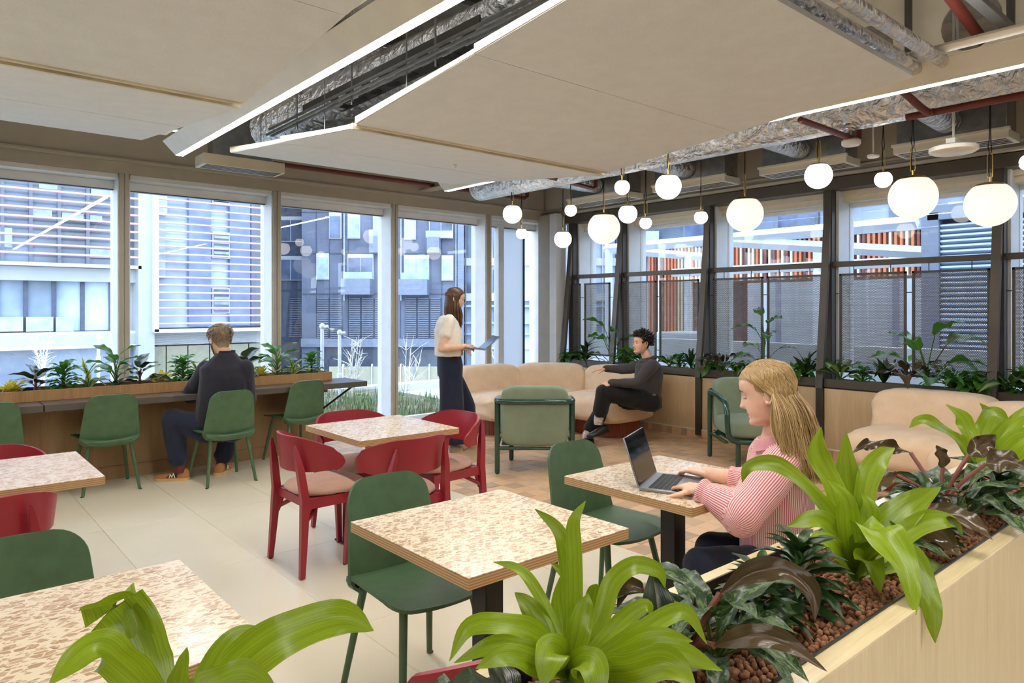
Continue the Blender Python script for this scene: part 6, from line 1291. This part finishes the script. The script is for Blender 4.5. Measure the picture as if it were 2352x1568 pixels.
part('lower_glazing', xl, xc0-.5, zz(763), zz(642), 'facade_glass2', .5, .61); part('sill', xl, xc0, zz(772), zz(765), 'white_paint', .1, .6); part('base_band', xl, xc0, zz(799), zz(772), 'pale_conc', .1, .6); part('sill', xl, xc0, zz(806), zz(799), 'white_paint', .0, .6); part('base_glazing', xl, xc0, -1.35, zz(806), 'facade_glass', .4, .61)
for k in range(-4, 6):
    px = 63+k*66
    if px < 300:
        part('mullion', bx_(px)-.06, bx_(px)+.06, zz(763), zz(642), 'slate_dark_and_shade', .38, .55); part('mullion', bx_(px+10)-.05, bx_(px+10)+.05, zz(600), 16, 'slate_panel', .2, .35)
for px0, px1, py0, py1, mt in ((0, 30, 520, 566, 'curtain'), (76, 122, 478, 494, 'curtain'), (145, 195, 486, 502, 'curtain'), (92, 140, 418, 430, 'curtain'), (212, 258, 424, 446, 'curtain'), (210, 238, 492, 508, 'curtain'), (0, 55, 728, 762, 'curtain'), (62, 125, 728, 762, 'curtain'), (131, 172, 728, 762, 'curtain'), (210, 260, 570, 590, 'curtain')):
    part('interior_panel', bx_(px0), bx_(px1), bz_(px0, py1), bz_(px0, py0), mt, .22, .31)
for k in range(24):
    z = zz(579)+k*(zz(409)-zz(579))/8
    m = MB(); m.tube([(xl, -.25, z+.25), (xc0, -.25, z+.25)], .038, 6); m.obj('louvre_rod', M['rod_pink'], A_)
part('column', xc0, xc1, -1.35, 16, 'pale_conc', -.3, .8)
zr = lambda py: bz_(430, py)
part('bay_glazing', xr0, xr1, zr(752), 16, 'facade_glass2', .15, .6); part('bay_frame', xr0-.12, xr1+.12, zr(762), zr(754), 'white_paint', -.5, .6); part('bay_frame', xr0-.15, xr0+.02, zr(760), 16, 'white_paint', -.5, .6); part('bay_frame', xr1, xr1+.4, zr(760), 16, 'white_paint', -.5, .6)
for px0, px1, mt in ((433, 484, 'blue_panel'), (527, 574, 'blue_panel'), (576, 603, 'slate_panel')): part('blind', bx_(px0), bx_(px1), zr(748), 16, mt, -.05, .16)
for py0, py1 in ((445, 462), (528, 590), (660, 720)):
    w = part('vent_window', bx_(486), bx_(526), zr(py1), zr(py0), 'white_paint', -.1, .16)
    part('pane', bx_(489), bx_(523), zr(py1-3), zr(py0+3), 'window_dark', -.14, -.09, w)
    for q in range(1, 5): part('slat', bx_(489), bx_(523), zr(py1-(py1-py0)*q/5)-.05, zr(py1-(py1-py0)*q/5)+.05, 'curtain', -.18, -.13, w)
part('painted_sky_reflection', bx_(356), bx_(384), zr(498), zr(428), 'white_paint', -.02, .16); part('blind', bx_(357), bx_(380), zr(640), zr(520), 'curtain', -.02, .16)  # first piece: sky mirrored in the glazing, painted as a white panel
for k in range(24):
    z = zr(742)+k*(zr(449)-zr(742))/17
    m = MB(); m.tube([(xr0, -.45, z+.25), (xr1+.1, -.45, z+.25)], .034, 6); m.obj('louvre_rod', M['rod_pink'], A_)
m = MB()
for k in range(12): m.box((xr0, .1, zr(790)+k*(zr(762)-zr(790))/12+.25), (xr1, .3, zr(790)+(k+.6)*(zr(762)-zr(790))/12+.25))
m.obj('louvre_band', M['white_paint'], A_, None)['kind'] = 'stuff'
for px0, px1 in ((356, 384), (387, 434), (437, 484), (487, 527), (530, 574), (577, 604)): part('ground_panel', bx_(px0), bx_(px1), -1.35, zr(794), 'hoarding', .2, .62)
# slate apartment building, square to the street beyond
DB = 31.
def fb(m_, px0, py0, px1, py1, d0, d1, D=DB):
    """box that stands at depth D..: front d0 behind the facade line, back d1"""
    P_ = [at(px, py, d=D) for px, py in ((px0, py1), (px1, py1), (px1, py0), (px0, py0))]
    vv = [p+FWD*d0 for p in P_]+[p+FWD*d1 for p in P_]; return m_.add(vv, [(0,1,2,3),(7,6,5,4),(0,4,5,1),(1,5,6,2),(2,6,7,3),(3,7,4,0)])
B_ = thing('apartment_building', 'dark slate apartment building with white framed windows across the street', 'building', (0, 0, 0))
def pb(n, r, d0, d1, mat, par=None, D=DB): m = MB(); fb(m, r[0], r[1], r[2], r[3], d0, d1, D); return m.obj(n, M[mat], par or B_, None)
pb('wall', (693, 120, 1062, 1010), 0, 8, 'slate'); pb('shade_toned_side_wall', (560, 120, 694, 1010), 1.2, 8, 'slate_dark_and_shade'); pb('pilaster', (1052, 120, 1066, 1010), -.25, .1, 'slate_panel')  # side wing coloured darker to paint in the shade on the left face
for y in (487, 582, 675): pb('floor_joint', (694, y-1, 1055, y+1), -.03, .02, 'slate_dark_and_shade')
for x in (727, 757, 787, 800, 920, 985, 1015): pb('panel_joint', (x-.6, 120, x+.6, 780), -.03, .02, 'slate_dark_and_shade')
for x in (792, 922, 1048): pb('downpipe', (x-1.2, 430, x+1.2, 690), -.15, 0, 'curtain')
def wnd(x0, y0, x1, y1, two, curt, d0=0., bal=False):
    f = pb('window', (x0, y0, x1, y1), d0-.12, d0+.1, 'white_paint')
    y0b = y0+8
    if two: xm = (x0+x1)/2; rs = ((x0+2, xm-1.2), (xm+1.2, x1-2))
    else: rs = ((x0+2, x1-2),)
    for a, b in rs: pb('pane', (a, y0b+1, b, y1-2), d0-.16, d0-.1, 'curtain' if curt else 'window_dark', f)
    if bal: pb('balcony_glass', (x0-5, y1-16, x1+1, y1), d0-.5, d0-.46, 'facade_glass2', f)
Z = lambda a, b, c, d: (620+a/3.485, 400+b/3.485, 620+c/3.485, 400+d/3.485)
for r, two, cu, d0, bal in ((Z(478, 308, 577, 517), 0, 0, 0, 0), (Z(626, 318, 724, 517), 0, 1, 0, 0), (Z(828, 318, 960, 508), 1, 1, 0, 1), (Z(1078, 320, 1170, 525), 0, 1, 0, 0), (Z(1275, 330, 1468, 517), 1, 0, 0, 1), (Z(376, 634, 476, 843), 0, 1, 0, 0), (Z(626, 640, 832, 842), 1, 0, 0, 1), (Z(1076, 648, 1276, 847), 1, 1, 0, 1), (Z(1376, 650, 1470, 852), 0, 1, 0, 0), (Z(-10, 312, 218, 522), 1, 0, 1.2, 0), (Z(-10, 640, 218, 842), 1, 0, 1.2, 0),
    (Z(478, -40, 577, 170), 0, 0, 0, 0), (Z(626, -40, 724, 170), 0, 1, 0, 0)): wnd(*r, two, cu, d0, bal)
for r in (Z(606, 842, 832, 965), Z(1050, 847, 1278, 968), Z(826, 510, 932, 640), Z(1275, 517, 1370, 640)): pb('balcony_box', r, -.9, .1, 'slate_panel')
for a, b in ((380, 476), (484, 580), (632, 730), (736, 834), (842, 936), (1086, 1176), (1184, 1276), (1284, 1370), (90, 222)):
    r = Z(a, 990, b, 1315); d0 = 1.2 if a < 100 else 0; f = pb('louvre_door', r, d0-.05, d0+.1, 'slate_dark_and_shade'); m = MB()
    for k in range(22): y = r[1]+(r[3]-r[1])*k/22; fb(m, r[0]+1, y, r[2]-1, y+2.1, d0-.12, d0-.04)
    m.obj('louvres', M['slate_panel'], f, None)['kind'] = 'stuff'
pb('plinth_band', (694, 777, 1062, 796), -.2, .1, 'slate_panel'); pb('shop_glazing', (728, 797, 1062, 960), .0, .15, 'facade_glass2')
# glass building right of it
G_ = thing('glass_building', 'blue glass building with white floor bands beside the slate apartments', 'building', (0, 0, 0))
pb('wall', (1062, 80, 1424, 1010), 1.5, 10, 'facade_glass2', G_)
for k, y in enumerate((420, 588, 672, 700, 740, 766, 800)): pb('floor_band', (1062, y, 1424, y+(18 if k in (1, 2) else 5)), 1.2, 1.6, 'white_paint' if k in (1, 2, 6) else 'curtain', G_)
for x in (1066, 1092, 1108, 1146, 1180, 1330, 1362, 1392): pb('mullion', (x-1.2, 80, x+1.2, 1010), 1.1, 1.6, 'slate_panel' if x % 3 else 'white_paint', G_)
for r in ((1062, 500, 1090, 588), (1062, 600, 1090, 668), (1130, 500, 1162, 585), (1130, 615, 1162, 668), (1132, 690, 1162, 740)): pb('dark_glazing', r, 1.35, 1.55, 'window_dark', G_)
pb('curved_cladding', (1296, 80, 1345, 900), .2, 1.6, 'slate_panel', G_)
# slate block seen through the right hand windows
C_ = thing('balcony_block', 'slate block with glass balconies beyond the right hand windows', 'building', (0, 0, 0))
pb('wall', (1426, 80, 1566, 1010), -.5, 6, 'slate', C_); 
for r in ((1452, 440, 1478, 545), (1498, 450, 1520, 560), (1432, 590, 1455, 660), (1482, 590, 1500, 660)): f = pb('window', r, -.6, -.45, 'white_paint', C_); pb('pane', (r[0]+2, r[1]+2, r[2]-2, r[3]-2), -.64, -.55, 'window_dark', f)
pb('balcony_glass', (1425, 540, 1495, 562), -1.7, -1.6, 'facade_glass2', C_); pb('balcony_floor', (1420, 578, 1500, 592), -1.8, -.5, 'white_paint', C_)
# finned facade, pale block behind, louvre wall, canopy
F_ = thing('finned_facade', 'low facade of orange, red and cream vertical fins beyond the right hand windows', 'building', (17, 0, -.25))
m = MB(); m.box((.15, 2, 2.55), (3, 13.4, 3.55)); m.box((.15, 11.9, 0), (3, 13.4, 3.5)); m.obj('backing_wall', M['fin_red'], F_, None)
m = MB(); m.box((-.1, 2, 3.5), (3, 13.6, 3.65)); m.obj('parapet', M['slate_panel'], F_, None); r = random.Random(3)
fm = {}
for k in range(92):
    y = 2.6+k*.118; mt = r.choice(['fin_orange']*5+['fin_red']*4+['fin_cream']*2) if y < 8.5 else r.choice(['fin_orange']*6+['fin_red']*2+['fin_cream']*3); lo = 0. if y > 11.9 else 2.5
    kk = (mt, lo)
    if kk not in fm: q = MB(); q.box((-.08, -.028, lo), (.1, .028, 3.5)); fm[kk] = q.mesh('fin', M[mt], None)
    link('fin', fm[kk], F_, (0, y, 0))
pw = thing('pale_block', 'pale block with louvred bands and glazing above the finned facade', 'building', (24, 0, -.25))
m = MB(); m.box((0, -6, 0), (5, 19, 5.45)); m.obj('wall', M['slate_panel'], pw, None); m = MB(); m.box((-.06, -6, 0), (0, 19, 2.9)); m.obj('pale_cladding', M['pale_conc'], pw, None); m = MB(); m.box((-.05, -6, 3.3), (0, 19, 5.3)); m.obj('glazing', M['facade_glass'], pw, None)
for k in range(7): m = MB(); m.box((-.15, -6, 3.4+.25*k), (.02, 7.5, 3.47+.25*k)); m.obj('sunshade_blade', M['curtain'], pw, None)
for y in range(-5, 19, 2): m = MB(); m.box((-.1, y-.1, 0), (.03, y+.1, 5.4)); m.obj('mullion', M['slate_panel'], pw, None)
for y0, y1, z0, z1 in ((3, 4.6, 3.6, 5.2), (8.2, 9.2, 3.7, 5.2), (11.5, 13, 3.7, 5.2), (15, 17, 3.4, 5.2)): m = MB(); m.box((-.12, y0, z0), (.03, y1, z1)); m.obj('dark_window', M['window_dark'], pw, None)
m = MB(); m.box((-.5, -6, 5.4), (5, 19, 5.6)); m.obj('roof_edge', M['white_paint'], pw, None)
lw = thing('louvre_wall', 'grey blue plant room wall of horizontal louvre slats at the right', 'louvre', (11, 0, -.25))
m = MB(); m.box((.12, -6, 0), (2, 3.6, 3.05)); m.obj('backing', M['slate_dark_and_shade'], lw, None); m = MB(); m.box((-.06, 3.56, 0), (.4, 3.78, 3.1)); m.box((-.06, -6, 3.0), (.4, 3.7, 3.2)); m.box((0, 2.0, 0), (.1, 2.08, 3.1)); m.obj('frame', M['slate_panel'], lw, None)
q = MB(); q.box((-.02, -5.9, 0), (.11, 3.55, .03)); qm = q.mesh('slat', M['facade_glass2'], None)
for k in range(40): o = link('slat', qm, lw, (0, 0, .05+.073*k)); o.rotation_euler = (0, .45, 0)
cp = thing('canopy_frame', 'white steel canopy frame outside the right hand windows', 'canopy', (0, 0, 0))
for a, b in (((12, 10.7, 2.86), (12, 4.2, 2.86)), ((12, 10.7, 2.86), (21, 10.7, 2.86)), ((12, 7.6, 2.8), (12, 3.9, 2.35)), ((14.5, 10.7, 2.4), (14.5, 4, 2.4))): m = MB(); m.tube([a, b], .10, 4); m.obj('beam', M['canopy_white'], cp, 20)
for x, y in ((12, 10.6), (12.3, 8.0), (14.5, 7.0), (15, 10.6)): m = MB(); m.tube([(x, y, -.25), (x, y, 2.85)], .09, 12); m.obj('post', M['canopy_white'], cp)
m = MB(); m.box((9.6, -4, -.25), (9.75, 9.5, 1.0)); tag(m.obj('low_wall', M['pale_conc'], None, None), 'low pale wall outside behind the perforated screens', 'wall')
for k, (y, h, c_) in enumerate(((5.6, .95, 'curtain'), (7.2, 1.1, 'pale_conc'), (3.2, .9, 'white_paint'))): m = MB(); m.box((9.9, y-.5, -.25), (10.8, y+.5, h), .05); tag(m.obj('utility_box', M[c_]), ['pale blue box outside right of the low wall', 'grey box outside behind the seated man', 'white box outside behind the right hand screens'][k], 'box')
# garden, hoarding, lamp posts, bare trees
gb = thing('garden_bed', 'planted garden bed with low grass outside the window', 'garden', (0, 8.2, -.25))
m = MB(); m.box((1.5, .2, 0), (7.4, 4.6, .1)); m.obj('earth', M['earth'], gb, None)
for nm, mt, n, h in (('grass', 'grass', 4200, .2), ('dry_plants', 'grass2', 3800, .22)):
    m = MB(); r = random.Random(n)
    for k in range(n):
        cx_, cy_ = r.uniform(1.6, 7.3), r.uniform(.3, 4.5); q = noise.noise(V((cx_*1.3, cy_*1.3, 0 if mt == 'grass' else 9)))
        if q < -.05: continue
        a = r.uniform(0, 6.3); hh = h*r.uniform(.3, 1.)*(1+q); w = r.uniform(.006, .016); dx, dy = math.cos(a), math.sin(a); ln = r.uniform(.02, .12)
        m.add([(cx_-dy*w, cy_+dx*w, .08), (cx_+dy*w, cy_-dx*w, .08), (cx_+dx*ln, cy_+dy*ln, .09+hh)], [(0, 1, 2)])
    m.obj(nm, M[mt], gb, None)['kind'] = 'stuff'
m = MB(); m.box((1.0, 12.85, -.25), (9.5, 13.2, -.1)); tag(m.obj('garden_kerb', M['white_paint'], None, None), 'white kerb along the far side of the garden bed', 'kerb')
hd = thing('site_hoarding', 'beige hoarding of tall panels beyond the garden bed', 'fence', (0, 0, 0))
for k in range(9):
    px = 756+k*33; m = MB(); fb(m, px, 842, px+31.5, 938, 0, .08, 20.); m.obj('hoarding_panel', M['hoarding'], hd, None)
    m = MB(); fb(m, px+31, 836, px+33.2, 940, -.05, .1, 20.); m.obj('post', M['slate_panel'] if k % 2 else M['white_paint'], hd, None)
for px, y0, y1, d, l in ((740, 752, 965, 11.5, 'slim white lamp post left of the birch outside'), (780, 766, 958, 12.5, 'slim white lamp post just left of the birch stems'), (226, 776, 880, 14, 'slim white lamp post outside the leftmost window')):
    a, b = at(px, y1, d=d), at(px, y0, d=d); t = thing('lamp_post', l, 'lamp post', a, 0)
    h = b.z-a.z; m = MB(); m.tube([(0, 0, -.2), (0, 0, h)], .03, 10); m.obj('post', M['white_paint'], t)
    m = MB(); m.ball((0, 0, h+.02), .045, 10, 8, (1, 1, 1.2)); m.tube([(0, 0, h), (.08, -.06, h+.015)], .028, 8); m.obj('lamp_head', M['white_paint'], t); m = MB(); m.box((-.04, -.04, h*.42), (.04, .04, h*.42+.16), .015); m.obj('sensor_box', M['white_paint'], t)
def bare_tree(px, py, d, H_, n, l, seed):
    a = at(px, py, d=d); t = thing('bare_tree', l, 'tree', a); r = random.Random(seed); tw = MB()
    for k in range(n):
        az = r.uniform(0, 6.3); sp_ = r.uniform(.05, .22)*H_; e = V((math.cos(az)*sp_, math.sin(az)*sp_, H_*r.uniform(.7, 1.)))
        pts = curve([(0, 0, -.2), e*.35+V((r.uniform(-.05, .05), r.uniform(-.05, .05), 0)), e], 6); m = MB(); m.tube(pts, [.022*H_/2*(1-.75*i/(len(pts)-1)) for i in range(len(pts))], 6); m.obj('stem', M['bark_white'], t)
        for q in range(16):
            p = pts[r.randrange(4, len(pts)-1)]; v_ = V((r.uniform(-1, 1), r.uniform(-1, 1), r.uniform(.3, 1.2)))*(.22*H_*r.uniform(.4, 1)); tw.tube([p, p+v_*.5+V((0, 0, .02)), p+v_], [.006, .004, .002], 4)
    tw.obj('twigs', M['bark_white'], t, None)['kind'] = 'stuff'
bare_tree(800, 955, 13, 1.5, 6, 'bare white stemmed birch outside between the lamp posts and the window post', 1); bare_tree(930, 955, 15, 1.7, 4, 'bare white birch outside left of the standing woman', 2); bare_tree(100, 895, 15, 1.3, 7, 'bare white shrub outside the leftmost window', 3); bare_tree(1150, 900, 15, 1.2, 5, 'bare shrub outside behind the standing laptop', 4)
